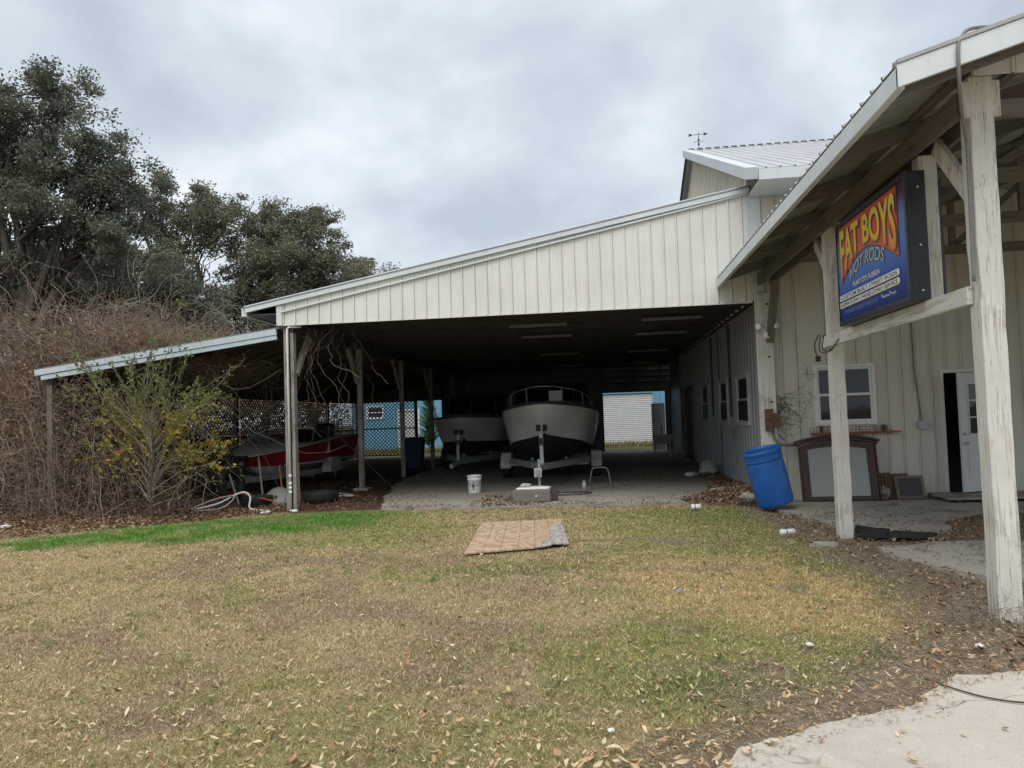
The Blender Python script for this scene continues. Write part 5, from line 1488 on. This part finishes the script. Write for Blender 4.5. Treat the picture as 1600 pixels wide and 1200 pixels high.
tree('oak_tree', 'tall dark live oak rising above all the other trees at the lot edge', (-24.5, 30, 0),
     [(-24.6, 30, 14.4, 2.2, 2.2, 2.0), (-22.9, 30, 16.2, 1.5, 1.6, 1.5), (-21.3, 30, 13.6, 2.2, 2.0, 1.4), (-20.2, 30.5, 12.2, 1.7, 1.8, 1.2), (-23.6, 29.5, 11.4, 3.2, 2.5, 1.9), (-27.5, 30, 13.5, 2.6, 2.4, 2.8), (-26.2, 30, 16.0, 1.4, 1.6, 1.3), (-21.0, 30, 10.2, 2.0, 2.0, 1.2), (-25.5, 30, 8.5, 4.0, 2.5, 1.8)],
     860, 112, LEAF * .9, DARKG, 31, .42)
tree('oak_tree', 'broad dark oak crowded below the tallest oak', (-25.5, 35, 0),
     [(-28.5, 35, 8, 3.0, 3, 3.4), (-25, 35, 9.0, 3.0, 3, 3.0), (-22, 35, 8.2, 2.4, 2.6, 2.8), (-27, 34, 4.0, 4.5, 3, 3.0), (-21.5, 35, 4.5, 3.5, 3, 3.2), (-19.5, 36, 7.0, 1.8, 2, 2.2)],
     880, 108, LEAF, DARKG, 33, .36)
tree('oak_tree', 'olive oak with a domed top beside the tallest oak', (-26, 45, 0),
     [(-28.2, 45, 15.0, 2.2, 2.4, 2.2), (-25.8, 45, 14.4, 2.3, 2.4, 2.6), (-23.8, 45, 13.6, 2.0, 2.2, 3.0), (-26.5, 45, 10.2, 4.2, 3, 3.0), (-24.0, 45, 6.5, 4.5, 3, 3.4), (-31, 45, 12, 3, 3, 3)],
     840, 108, LEAF, OLIVE, 35, .38)
tree('oak_tree', 'loose brownish oak with sky showing through the middle', (-21, 46, 0),
     [(-21.6, 46, 14.4, 1.7, 2, 1.8), (-20.0, 46, 13.4, 1.6, 2, 2.0), (-22.3, 46, 11.2, 1.7, 2, 2.0), (-19.8, 46, 9.6, 2.0, 2.2, 2.2), (-21.6, 46, 7.4, 2.6, 2.5, 2.4), (-20.5, 46, 4, 3, 2.5, 2.5), (-22.8, 46, 9.0, 2.2, 2, 2.4), (-20.6, 46, 12.0, 1.8, 2, 2.0)],
     600, 96, LEAF, BROWN, 37, .30)
tree('oak_tree', 'rounded olive oak standing just behind the lean-to roof', (-16.8, 44, 0),
     [(-17.4, 44, 12.4, 2.0, 2.4, 2.0), (-15.6, 44, 10.8, 1.9, 2.3, 2.2), (-18.4, 44, 9.6, 2.2, 2.4, 2.6), (-16.4, 44, 7.6, 3.0, 2.6, 2.6), (-19.0, 44, 5.2, 3, 2.6, 2.8), (-14.6, 44, 8.0, 1.7, 2.2, 2.0)],
     800, 108, LEAF, OLIVE, 39, .36)
tree('oak_tree', 'small olive oak at the open-sky end of the tree row', (-13.2, 49.5, 0),
     [(-14.7, 49.5, 10.5, 1.5, 2, 1.8), (-13.7, 49.5, 8.6, 1.6, 2, 1.8), (-16.0, 49.5, 7.6, 2.0, 2, 2.2), (-14.5, 49.5, 5.6, 2.4, 2, 2.2)],
     340, 106, LEAF, BROWN, 41, .25)
# young pine beyond the back
t = thing('young_pine', 'bright green young pine beyond the lattice at the back', 'tree', (-8.45, 37, 0))
MB().tube([(-8.45, 37, 0), (-8.45, 37, 2.9)], [.045, .012], 6).build('trunk', 'bark', t)
rng = np.random.default_rng(77)
n = 420; z = rng.uniform(.35, 2.9, n); a = rng.uniform(0, 6.28, n); L = (.75 - .2 * z) * rng.uniform(.5, 1, n) + .12
p0 = np.stack([-8.45 + 0 * z, 37 + 0 * z, z], 1); p1 = p0 + np.stack([np.cos(a) * L, np.sin(a) * L, L * .55], 1)
v, f = np_tubes(np.stack([p0, (p0 + p1) / 2 - [0, 0, .03], p1], 1), np.full((n, 3), .018) * [1, 1, .5], 3)
np_mesh('needles', v, f, 'foliage', t, np.tile([.10, .20, .06], (len(f), 1)) * rng.uniform(.6, 1.3, (len(f), 1)))

# ------------------------------------------------------------------ bramble thicket
def bulge(x, z):
    return 1.5 * (fbm(x, z, .75, 88) - .32) + .35 * (fbm(x, z, 2.2, 89) - .5)
def canes(n, region, top_fn, S, r, seed, length=None, rise=True):
    """arching canes in a box region (x0,x1,y0,y1,z0)"""
    rng = np.random.default_rng(seed); x0, x1, y0, y1, z0 = region
    st = np.stack([rng.uniform(x0, x1, n), rng.uniform(y0, y1, n), np.zeros(n) + z0], 1)
    H = top_fn(st[:, 0]) * rng.uniform(.35, 1.05, n) - z0
    az = rng.uniform(0, 2 * np.pi, n); reach = rng.uniform(.4, 3.0, n)
    s = np.linspace(0, 1, S)[None, :]
    droop = rng.uniform(.2, .9, n)[:, None]
    zz = st[:, 2:3] + H[:, None] * (np.sin(s * np.pi * .5 * (1 + droop)))
    xx = st[:, 0:1] + np.cos(az)[:, None] * reach[:, None] * s ** 1.15
    yy = st[:, 1:2] + np.sin(az)[:, None] * reach[:, None] * s ** 1.3 * .45
    w = rng.normal(size=(n, S, 3)).cumsum(1) * .06
    yy = yy + bulge(xx.ravel(), zz.ravel()).reshape(xx.shape) * (1.0 if x1 - x0 > 5 else .15)
    path = np.stack([xx, yy, zz], 2) + w
    path[:, :, 2] = np.maximum(path[:, :, 2], .02)
    R = r * rng.uniform(.5, 1.3, (n, 1)) * (1 - .65 * s)
    return path, R
def fill(n, region, top_fn, S, r, seed, L=.7):
    rng = np.random.default_rng(seed); x0, x1, y0, y1, z0 = region
    p = np.stack([rng.uniform(x0, x1, n), rng.uniform(y0, y1, n), np.zeros(n)], 1)
    p[:, 2] = z0 + (top_fn(p[:, 0]) - z0) * rng.uniform(0.0, 1, n) ** 1.35
    p[:, 1] += bulge(p[:, 0], p[:, 2]) * (1.0 if x1 - x0 > 5 else .15)
    d = rng.normal(size=(n, 3)); d[:, 2] -= .1; d /= np.linalg.norm(d, axis=1, keepdims=True)
    path = np.zeros((n, S, 3)); st = L / S * rng.uniform(.5, 1.5, (n, 1))
    for k in range(S):
        path[:, k] = p; d = d + rng.normal(size=(n, 3)) * .45; d[:, 2] -= .03
        d /= np.linalg.norm(d, axis=1, keepdims=True); p = p + d * st
    path[:, :, 2] = np.maximum(path[:, :, 2], .02)
    return path, np.linspace(r, r * .4, S)[None].repeat(n, 0)
def join(parts, sides=3):
    V = []; F = []; o = 0
    for path, R in parts:
        v, f = np_tubes(path, R, sides); V.append(v); F.append(f + o); o += len(v)
    return np.concatenate(V), np.concatenate(F)
def topL(x): return 2.95 + 1.15 * np.exp(-((x + 12.1) / 1.5) ** 2) + .3 * np.sin(x * 3.1) - .15 * np.clip(-13 - x, 0, 5)
def topF(x): return np.clip(2.55 - .32 * np.clip(x + 9.8, 0, 4), .7, 2.6) + .15 * np.sin(x * 5)
def topR(x): return 2.9 + np.clip(1.30 - .36 * np.clip(x + 10.6, 0, 4), .1, 1.4) + .15 * np.sin(x * 4)
RL = (-17.5, -11.0, 13.7, 18.5, 0); RF = (-11.2, -7.7, 13.15, 13.85, 0); RR = (-11.2, -7.6, 14.5, 18.0, 3.0)
RS = (-12.8, -10.85, 14.5, 33, 0)
v, f = join([canes(130, RL, topL, 14, .009, 51), fill(420, RL, lambda x: topL(x) + .6, 12, .009, 57, 2.9), fill(130, RR, lambda x: topR(x) + .5, 12, .008, 58, 2.2), canes(40, RF, topF, 12, .007, 52), canes(110, RR, topR, 10, .008, 53), canes(80, RS, lambda x: 2.6 + 0 * x, 10, .008, 54)], 4)
tag(np_mesh('bramble_canes', v, f, 'cane_pale'), 'pale arching bramble canes heaped over the end of the lean-to', 'brambles', kind='stuff')
v, f = join([canes(160, RL, topL, 12, .006, 61), fill(11000, RL, topL, 8, .0048, 62, 1.3), fill(1500, RL, topL, 10, .010, 67, 1.9), fill(1000, RF, topF, 6, .0045, 63, .8), canes(60, RF, topF, 12, .005, 66), fill(3600, RR, topR, 7, .005, 64, 1.0), fill(5000, RS, lambda x: 2.8 + 0 * x, 6, .006, 65, .9)])
tag(np_mesh('bramble_thicket', v, f, 'cane'), 'dense brown leafless bramble thicket beside the lean-to', 'thicket', kind='stuff')
def scraps(n, region, top_fn, seed, size, cols):
    rng = np.random.default_rng(seed); x0, x1, y0, y1, z0 = region
    p = np.stack([rng.uniform(x0, x1, n), rng.uniform(y0, y1, n), np.zeros(n)], 1)
    p[:, 2] = z0 + (top_fn(p[:, 0]) * .95 - z0) * rng.uniform(0, 1, n) ** 1.6
    p[:, 1] += bulge(p[:, 0], p[:, 2]) * (1.0 if x1 - x0 > 5 else .15)
    a = rng.normal(size=(n, 3)); a /= np.linalg.norm(a, axis=1, keepdims=True)
    b = np.cross(a, rng.normal(size=(n, 3))); b /= np.linalg.norm(b, axis=1, keepdims=True)
    L = size * rng.uniform(.5, 1.5, (n, 1))
    v = np.stack([p - a * L * .5, p + b * L * .28, p + a * L * .5, p - b * L * .28], 1).reshape(-1, 3)
    c = np.array(cols)[rng.integers(0, len(cols), n)] * rng.uniform(.6, 1.3, (n, 1))
    return v, c
DEAD = [(.27, .17, .11), (.20, .13, .088), (.32, .225, .15), (.16, .112, .08)]
va, ca = scraps(52000, RL, topL, 71, .085, DEAD); vb, cb_ = scraps(1800, RF, topF, 72, .055, DEAD); vc, c3 = scraps(9000, RR, topR, 73, .07, DEAD); vd, c4 = scraps(26000, RS, lambda x: 2.9 + 0 * x, 74, .10, DEAD + [(.07, .08, .045)])
v = np.concatenate([va, vb, vc, vd]); c = np.concatenate([ca, cb_, c3, c4])
tag(np_mesh('dead_leaves', v, np.arange(len(v)).reshape(-1, 4), 'leaf_litter', None, c), 'withered brown leaves caught in the bramble thicket', 'leaves', kind='stuff')

# leafy shrub in front of the lean-to
t = thing('leafy_shrub', 'sparse shrub with yellow-green leaves in front of the lean-to', 'shrub', (-8.0, 12.95, 0))
rng = np.random.default_rng(91)
MB().tube(smooth_path([(-8.0, 12.95, -.02), (-8.02, 12.92, .6), (-7.96, 12.94, 1.2), (-8.0, 12.90, 1.75)]), .024, 8).build('trunk', 'bark', t, smooth=True)
paths = []; radii = []; tips = []
for i in range(60):
    z0 = rng.uniform(.25, 1.75); az = rng.uniform(0, 6.28); L = rng.uniform(.8, 1.9) if i % 3 else rng.uniform(1.8, 2.7)
    up = rng.uniform(.25, 1.3) if i % 3 else rng.uniform(1.4, 2.6)
    d = np.array([np.cos(az), np.sin(az) * .55, up]); d /= np.linalg.norm(d)
    p = np.array([-7.99, 12.93, z0]); q = []
    for s in range(9):
        q.append(p.copy()); d = d + rng.normal(size=3) * .13; d /= np.linalg.norm(d); p = p + d * L / 9
        if s > 2: tips.append((p.copy(), d.copy()))
    paths.append(q); radii.append(np.linspace(.009, .0025, 9))
for i in range(160):
    p, d = tips[rng.integers(len(tips))]; d = d + rng.normal(size=3) * .6; d /= np.linalg.norm(d); q = []
    for s in range(9):
        q.append(p.copy()); d = d + rng.normal(size=3) * .15; d /= np.linalg.norm(d); p = p + d * .05
        if s % 2: tips.append((p.copy(), d.copy()))
    paths.append(q); radii.append(np.linspace(.005, .002, 9))
v, f = np_tubes(np.array(paths), np.array(radii), 4)
np_mesh('branches', v, f, 'cane_pale', t)
n = 7000; idx = rng.integers(0, len(tips), n); P = np.array([tips[i][0] for i in idx]); D = np.array([tips[i][1] for i in idx])
keep = (rng.uniform(size=n) < np.where(P[:, 2] < .85, .12, np.where(P[:, 2] < 2.2, .80, .42))); P = P[keep]; D = D[keep]; n = len(P)
P = P + rng.normal(size=(n, 3)) * .03
a = D + rng.normal(size=(n, 3)) * .7; a /= np.linalg.norm(a, axis=1, keepdims=True)
b = np.cross(a, rng.normal(size=(n, 3))); b /= np.linalg.norm(b, axis=1, keepdims=True); L = rng.uniform(.05, .11, (n, 1))
v = np.stack([P, P + a * L * .5 + b * L * .22, P + a * L, P + a * L * .5 - b * L * .22], 1).reshape(-1, 3)
yel = sstep(P[:, 2], 2.6, 1.2)[:, None]
cc_ = np.array([.15, .175, .07]) * (1 - yel) + yel * np.where(rng.uniform(size=(n, 1)) < .25, np.array([[.50, .28, .05]]), np.array([[.30, .29, .07]]))
tag(np_mesh('leaves', v, np.arange(len(v)).reshape(-1, 4), 'foliage', t, cc_ * rng.uniform(.7, 1.3, (n, 1))), kind='stuff')

# weeds in front of the roll-up door
rng = np.random.default_rng(5); n = 5000
p = np.stack([rng.uniform(-14, 3.5, n), rng.uniform(37.5, 39.8, n), np.zeros(n)], 1)
h = rng.uniform(.08, .42, n) * rng.uniform(.3, 1, n)
tip = p + np.stack([rng.normal(size=n) * .08, rng.normal(size=n) * .08, h], 1)
v = np.stack([p - [.02, 0, 0], p + [.02, 0, 0], tip], 1).reshape(-1, 3)
tag(np_mesh('weeds', v, np.arange(3 * n).reshape(-1, 3), 'grass_mat', None, np.array([[.24, .22, .09]]) * rng.uniform(.5, 1.3, (n, 1))), 'rough weeds along the blue storage building', 'weeds', kind='stuff')

# ------------------------------------------------------------------ lawn blades
rng = np.random.default_rng(101)
N = 900000
r = 2.5 + 11.8 * rng.uniform(size=N) ** .95
th = rad(96.6) + rng.uniform(-.80, .80, N)
x = r * np.cos(th); y = r * np.sin(th)
g, dens, hh, strip, dirt, mul = fields(x, y)
ok = (y < 13.95) & (rng.uniform(size=N) < dens) & (x > -11)
for pl, mg in ((DRIVE, .05), (PATIO, .03), (PATCH, .03), (PLY, .01), (SLAB, .0)):
    ok &= poly_sd(x, y, pl) > mg * rng.uniform(-1.5, 1, N)
x, y, r, g, hh, strip = x[ok], y[ok], r[ok], g[ok], hh[ok], strip[ok]; n = len(x)
z = (fbm(x, y, 0.9, 41) - 0.5) * 0.05 + (fbm(x, y, 5, 43) - .5) * 0.014 - 0.016
az = rng.uniform(0, 6.28, n); lean = rng.uniform(.3, 2.2, n) * (1 - .45 * strip); w = .0012 + .00042 * r
H = hh * rng.uniform(.5, 1.35, n)
b0 = np.stack([x, y, z], 1); a2 = rng.uniform(0, 6.28, n)
sd_ = np.stack([np.cos(a2) * w, np.sin(a2) * w, 0 * w], 1)
tip = b0 + np.stack([np.cos(az) * H * lean, np.sin(az) * H * lean, H], 1)
vary = rng.uniform(.42, 1.55, (n, 1)); cg = g * vary; sd_[rng.uniform(size=n) < .12] *= 1.8
straw = rng.uniform(size=n) < .20 * (1 - strip); cg[straw] = np.array([.66, .55, .37]) * vary[straw]
grn = (rng.uniform(size=n) < .10) & (x > -6); cg[grn] = np.array([.20, .25, .08]) * vary[grn]
v = np.stack([b0 - sd_, b0 + sd_, tip], 1).reshape(-1, 3)
tag(np_mesh('lawn_grass', v, np.arange(3 * n).reshape(-1, 3), 'grass_mat', None, cg), 'short dry patchy lawn grass with a bright green strip', 'grass', kind='stuff')

# ------------------------------------------------------------------ fallen leaves
def leaf_template(curl, fold):
    t = [0, .22, .5, .78, 1.0]; w = [0.02, .15, .20, .13, .01]; v = []
    for a, b in zip(t, w):
        zc = curl * (a - .5) ** 2
        v += [(a - .5, -b, zc + fold * b), (a - .5, 0, zc), (a - .5, b, zc + fold * b)]
    f = []
    for i in range(4):
        for j in (0, 1): f.append((i * 3 + j, i * 3 + j + 1, i * 3 + j + 4, i * 3 + j + 3))
    return np.array(v), np.array(f)
TEMPL = [leaf_template(.5, .5), leaf_template(-.35, .3), leaf_template(.9, .9), leaf_template(.15, -.4), leaf_template(1.6, 1.6), leaf_template(-.9, .8)]
LCOL = [(.60, .46, .29), (.52, .37, .21), (.44, .26, .14), (.66, .54, .36), (.34, .21, .12), (.58, .46, .27)]
def leaf_spots(n, seed):
    rng = np.random.default_rng(seed); out = []
    r = 2.6 + 11.2 * rng.uniform(size=n) ** 1.15; th = rad(96.6) + rng.uniform(-.78, .78, n)
    x = r * np.cos(th); y = r * np.sin(th)
    d = .42 + .75 * sstep(-y, -6.2, -3.6) + .6 * blob(x, y, 1.2, 4.6, 1.1, .8) + .5 * sstep(fbm(x, y, .7, 61), .5, .7) + .7 * blob(x, y, 2.3, 5.6, .6, .8)
    k = (rng.uniform(size=n) < d * .52) & (y < 13.4) & (poly_sd(x, y, PLY) > .02)
    k &= (poly_sd(x, y, DRIVE) > -.05) | (rng.uniform(size=n) < .03)
    k &= (poly_sd(x, y, PATIO) > 0) & (poly_sd(x, y, PATCH) > 0) & (poly_sd(x, y, GREEN) > -.1)
    return x[k], y[k], r[k], rng
x, y, r, rng = leaf_spots(26000, 111)
z = (fbm(x, y, 0.9, 41) - 0.5) * 0.05 + (fbm(x, y, 5, 43) - .5) * 0.014
z = np.where(poly_sd(x, y, DRIVE) < 0, .024, np.maximum(z, -.012) + .016)
order = np.argsort(r)
infr = [i for i in order if abs(math.atan2(-x[i], y[i]) - rad(6.6)) < rad(33.0) and y[i] > 3.35]
single = set(infr[:300])
lm = []
for ti, (tv, tf) in enumerate(TEMPL):
    for ci, lc in enumerate(LCOL[:4]):
        me = bpy.data.meshes.new('fallen_leaf'); me.from_pydata([tuple(q) for q in tv], [], [tuple(int(i) for i in q) for q in tf])
        mn = 'leaf_%d' % ci
        if mn not in MATS: mat(mn, lc, .7, .25, 14)
        me.materials.append(MATS[mn]); me.polygons.foreach_set('use_smooth', [True] * len(me.polygons)); lm.append(me)
LN = ('tan', 'brown', 'reddish brown', 'pale straw')
for i in sorted(single):
    k = int(rng.integers(len(lm))); o = bpy.data.objects.new('fallen_leaf', lm[k]); COL.objects.link(o)
    s = rng.uniform(.02, .056) if rng.uniform() < .9 else rng.uniform(.06, .09)
    o.scale = (s, s * rng.uniform(.8, 1.2), s)
    o.location = (x[i], y[i], z[i] + .006)
    o.rotation_euler = (rng.normal() * .35, rng.normal() * .3, rng.uniform(0, 6.28))
    tag(o, 'single dry %s leaf lying loose on the ground' % LN[k % 4], 'leaf', 'dry %s leaves fallen on the lawn' % LN[k % 4])
def leaf_mass(name, x, y, z, rng, s0, s1, cols, label, tilt=.35):
    n = len(x); V = []; F = []; C = []; o = 0
    cols = np.array(cols)
    for ti, (tv, tf) in enumerate(TEMPL):
        sel = np.where(np.arange(n) % len(TEMPL) == ti)[0]; m = len(sel)
        if not m: continue
        s = rng.uniform(s0, s1, (m, 1)); az = rng.uniform(0, 6.28, m); ca, sa = np.cos(az), np.sin(az)
        rx, ry = rng.normal(size=m) * tilt, rng.normal(size=m) * tilt
        p = tv[None] * s[:, :, None]
        zz = p[:, :, 2] + p[:, :, 0] * np.sin(ry)[:, None] + p[:, :, 1] * np.sin(rx)[:, None]
        px = p[:, :, 0] * ca[:, None] - p[:, :, 1] * sa[:, None]; py = p[:, :, 0] * sa[:, None] + p[:, :, 1] * ca[:, None]
        v = np.stack([px + x[sel, None], py + y[sel, None], zz + z[sel, None]], 2).reshape(-1, 3)
        f = (tf[None] + (np.arange(m) * len(tv))[:, None, None]).reshape(-1, 4) + o
        c = np.repeat(cols[rng.integers(0, len(cols), m)] * rng.uniform(.6, 1.2, (m, 1)), len(tf), 0)
        V.append(v); F.append(f); C.append(c); o += len(v)
    return tag(np_mesh(name, np.concatenate(V), np.concatenate(F), 'leaf_litter', None, np.concatenate(C)), label, 'leaves', kind='stuff')
rest = np.array([i for i in range(len(x)) if i not in single])
leaf_mass('leaf_litter', x[rest], y[rest], z[rest] + .004, rng, .014, .05, LCOL, 'dry tan leaves scattered all over the lawn')
MULC0 = [(.26, .16, .10), (.34, .23, .14), (.20, .125, .08), (.44, .33, .21)]
_p = [(-13, 10.7), (-9.2, 10.95), (-7.7, 12.0), (-6.2, 13.45), (-6.1, 14.3), (-13, 14.3)]
_r = np.random.default_rng(120); _x = _r.uniform(-13, -6.1, 13000); _y = _r.uniform(10.7, 14.3, 13000); _k = (poly_sd(_x, _y, _p) < 0) & (poly_sd(_x, _y, GREEN) > -.05)
leaf_mass('leaf_bank', _x[_k], _y[_k], _r.uniform(-.012, .03, _k.sum()), _r, .03, .085, MULC0, 'bank of brown leaf litter between the brambles and the green strip', .5)
# brown litter: dirt by the posts, mulch under the lean-to, heap along the side wall, drifts on the floor
def zone(n, poly, seed, zf):
    rng = np.random.default_rng(seed); P = np.array(poly)
    x = rng.uniform(P[:, 0].min(), P[:, 0].max(), n); y = rng.uniform(P[:, 1].min(), P[:, 1].max(), n)
    k = poly_sd(x, y, poly) < 0
    return x[k], y[k], zf(x[k], y[k], rng), rng
MULC = [(.24, .145, .09), (.32, .21, .13), (.17, .10, .065), (.40, .29, .19)]
zx, zy, zz, rg = zone(16000, [(-12.5, 11.0), (-9.2, 11.2), (-7.9, 12.0), (-6.4, 13.4), (-4.2, 13.8), (-4.9, 16.4), (-5.6, 20.5), (-10.5, 21), (-14, 14)], 121, lambda x, y, r: r.uniform(0, .03, len(x)))
leaf_mass('mulch_litter', zx, zy, zz, rg, .022, .07, [(.17, .10, .062), (.22, .14, .085), (.12, .07, .045), (.27, .185, .115)], 'dark brown leaf mulch under the lean-to and brambles', .5)
zx, zy, zz, rg = zone(7000, [(2.35, 12.6), (2.3, 9.5), (2.55, 7.5), (2.3, 6.0), (1.5, 5.2), (2.0, 4.9), (4.5, 5.0), (8, 6.8), (3.4, 7.3), (2.95, 9.0), (4.5, 9.7), (6.6, 10), (6.5, 11.9), (5.0, 11.5), (3.9, 10), (3.2, 10.5), (2.75, 12)], 122, lambda x, y, r: .004 + r.uniform(0, .022, len(x)))
leaf_mass('dirt_litter', zx, zy, zz, rg, .02, .07, MULC + [(.45, .32, .21), (.38, .26, .17)], 'brown leaf litter on the dirt around the porch posts', .5)
def heap(x, y, r): return .03 + r.uniform(0, 1, len(x)) * .16 * np.exp(-((x - 2.6) / .55) ** 2) * np.exp(-((y - 14.6) / 2.2) ** 2)
zx, zy, zz, rg = zone(6500, [(1.5, 13.45), (1.3, 14.2), (1.9, 15.2), (2.2, 17), (2.3, 20), (2.84, 21), (2.84, 14), (2.5, 13.0)], 123, heap)
leaf_mass('leaf_heap', zx, zy, zz, rg, .03, .085, MULC, 'drift of dark brown leaves heaped along the ribbed side wall', .6)
zx, zy, zz, rg = zone(900, [(-2.5, 13.8), (-1.5, 13.75), (-1.0, 14.1), (-1.7, 15.4), (-2.4, 15.6)], 124, lambda x, y, r: .026 + r.uniform(0, .012, len(x)))
leaf_mass('leaf_drift', zx, zy, zz, rg, .03, .07, MULC, 'patch of brown leaves beside the timber block', .4)
# dead twigs at the foot of the near post
twigs('dead_weeds', 150, (2.72, 6.0, .06), (.22, .16, .03), .32, .0028, 'cane_pale', 'dry weed stems tangled at the foot of the near porch post', 7, down=.06)

# flat straw and crumbs on the bare dirt and along the drive edge
rng = np.random.default_rng(131); N = 150000
x = rng.uniform(-.4, 6.5, N); y = rng.uniform(3.0, 13.2, N)
_, _, _, _, dirt, mul = fields(x, y)
pd = poly_sd(x, y, DRIVE)
ok = ((dirt > .25) & (pd > -.02) | (pd > -.16) & (pd < .1) & (rng.uniform(size=N) < .5)) & (poly_sd(x, y, PATIO) > -.1 * rng.uniform(size=N)) & (poly_sd(x, y, PATCH) > -.12 * rng.uniform(size=N)) & (rng.uniform(size=N) < .35 + .65 * sstep(-y, -9, -4))
x, y, pd = x[ok], y[ok], pd[ok]; n = len(x)
onp = (pd < 0) | (poly_sd(x, y, PATIO) < 0.04) | (poly_sd(x, y, PATCH) < 0.04)
z = np.where(onp, .024, np.maximum((fbm(x, y, 0.9, 41) - 0.5) * 0.05 + (fbm(x, y, 5, 43) - .5) * 0.014 - .010, -.02) + .006) + rng.uniform(0, .008, n)
az = rng.uniform(0, 6.28, n); L = rng.uniform(.008, .05, n); w = rng.uniform(.0012, .0045, n)
d = np.stack([np.cos(az), np.sin(az), rng.normal(size=n) * .12], 1); e = np.stack([-np.sin(az), np.cos(az), 0 * az], 1)
p = np.stack([x, y, z], 1)
v = np.stack([p - d * (L / 2)[:, None], p + e * w[:, None], p + d * (L / 2)[:, None], p - e * w[:, None]], 1).reshape(-1, 3)
cl = np.array([(.27, .19, .13), (.44, .34, .24), (.17, .12, .085), (.55, .45, .32)])[rng.integers(0, 4, n)] * rng.uniform(.7, 1.2, (n, 1))
tag(np_mesh('straw_litter', v, np.arange(4 * n).reshape(-1, 4), 'leaf_litter', None, cl), 'fine straw and leaf crumbs on the dirt beside the drive', 'litter', kind='stuff')

# crumbs swept over the porch floor
rng = np.random.default_rng(141); N = 5200
x = rng.uniform(2.7, 8, N); y = rng.uniform(7.2, 13.8, N)
inn = (poly_sd(x, y, PATIO) < -.03) | (poly_sd(x, y, PATCH) < -.03)
k = inn & (rng.uniform(size=N) < sstep(fbm(x, y, 1.1, 71), .40, .68))
leaf_mass('porch_crumbs', x[k], y[k], np.full(k.sum(), .028), rng, .012, .045, MULC, 'scattered leaf crumbs on the porch floor', .25)

# leaves blown onto the carport floor
rng = np.random.default_rng(151); N = 7000
x = rng.uniform(-5.4, 2.8, N); y = 13.75 + 9 * rng.uniform(size=N) ** 1.6
k = (poly_sd(x, y, SLAB) < .0) & (rng.uniform(size=N) < sstep(fbm(x, y, .8, 73) + .35 * np.exp(-(y - 13.7) / .5) + .2 * sstep(-x, 2.5, 4.5), .48, .72))
leaf_mass('floor_leaves', x[k], y[k], np.full(k.sum(), .030), rng, .014, .055, MULC, 'brown leaves blown over the carport floor', .3)

# coarser tufts standing out of the lawn
rng = np.random.default_rng(161); T = 5200
tx = rng.uniform(-10, 2.6, T); ty = 3.0 + 10.4 * rng.uniform(size=T) ** .8
g, dens, hh, strip, dirt, mul = fields(tx, ty)
k = (dens > .25) & (mul < .3) & (rng.uniform(size=T) < .25 + .75 * sstep(fbm(tx, ty, 1.2, 81), .48, .66)) & (poly_sd(tx, ty, PLY) > .06) & (poly_sd(tx, ty, DRIVE) > .03) & (poly_sd(tx, ty, SLAB) > .05)
tx, ty, g = tx[k], ty[k], g[k]; T = len(tx); per = 15
ti = np.repeat(np.arange(T), per); n = len(ti)
bx_ = tx[ti] + rng.normal(size=n) * .022; by_ = ty[ti] + rng.normal(size=n) * .022
bz = (fbm(bx_, by_, 0.9, 41) - 0.5) * 0.05 + (fbm(bx_, by_, 5, 43) - .5) * 0.014 - 0.016
H = rng.uniform(.025, .07, n) * rng.uniform(.5, 1.1, T)[ti]; az = rng.uniform(0, 6.28, n); ln = rng.uniform(.2, 1.3, n); w = .0016 + .0003 * by_
b0 = np.stack([bx_, by_, bz], 1); sv = np.stack([-np.sin(az) * w, np.cos(az) * w, 0 * w], 1)
tip = b0 + np.stack([np.cos(az) * H * ln, np.sin(az) * H * ln, H], 1)
tone = np.where(rng.uniform(size=(T, 1)) < .45, np.array([[.24, .29, .09]]), g * 1.15)
tag(np_mesh('grass_tufts', np.stack([b0 - sv, b0 + sv, tip], 1).reshape(-1, 3), np.arange(3 * n).reshape(-1, 3), 'grass_mat', None, tone[ti] * rng.uniform(.6, 1.3, (n, 1))), 'coarser grass tufts standing out of the short lawn', 'grass', kind='stuff')
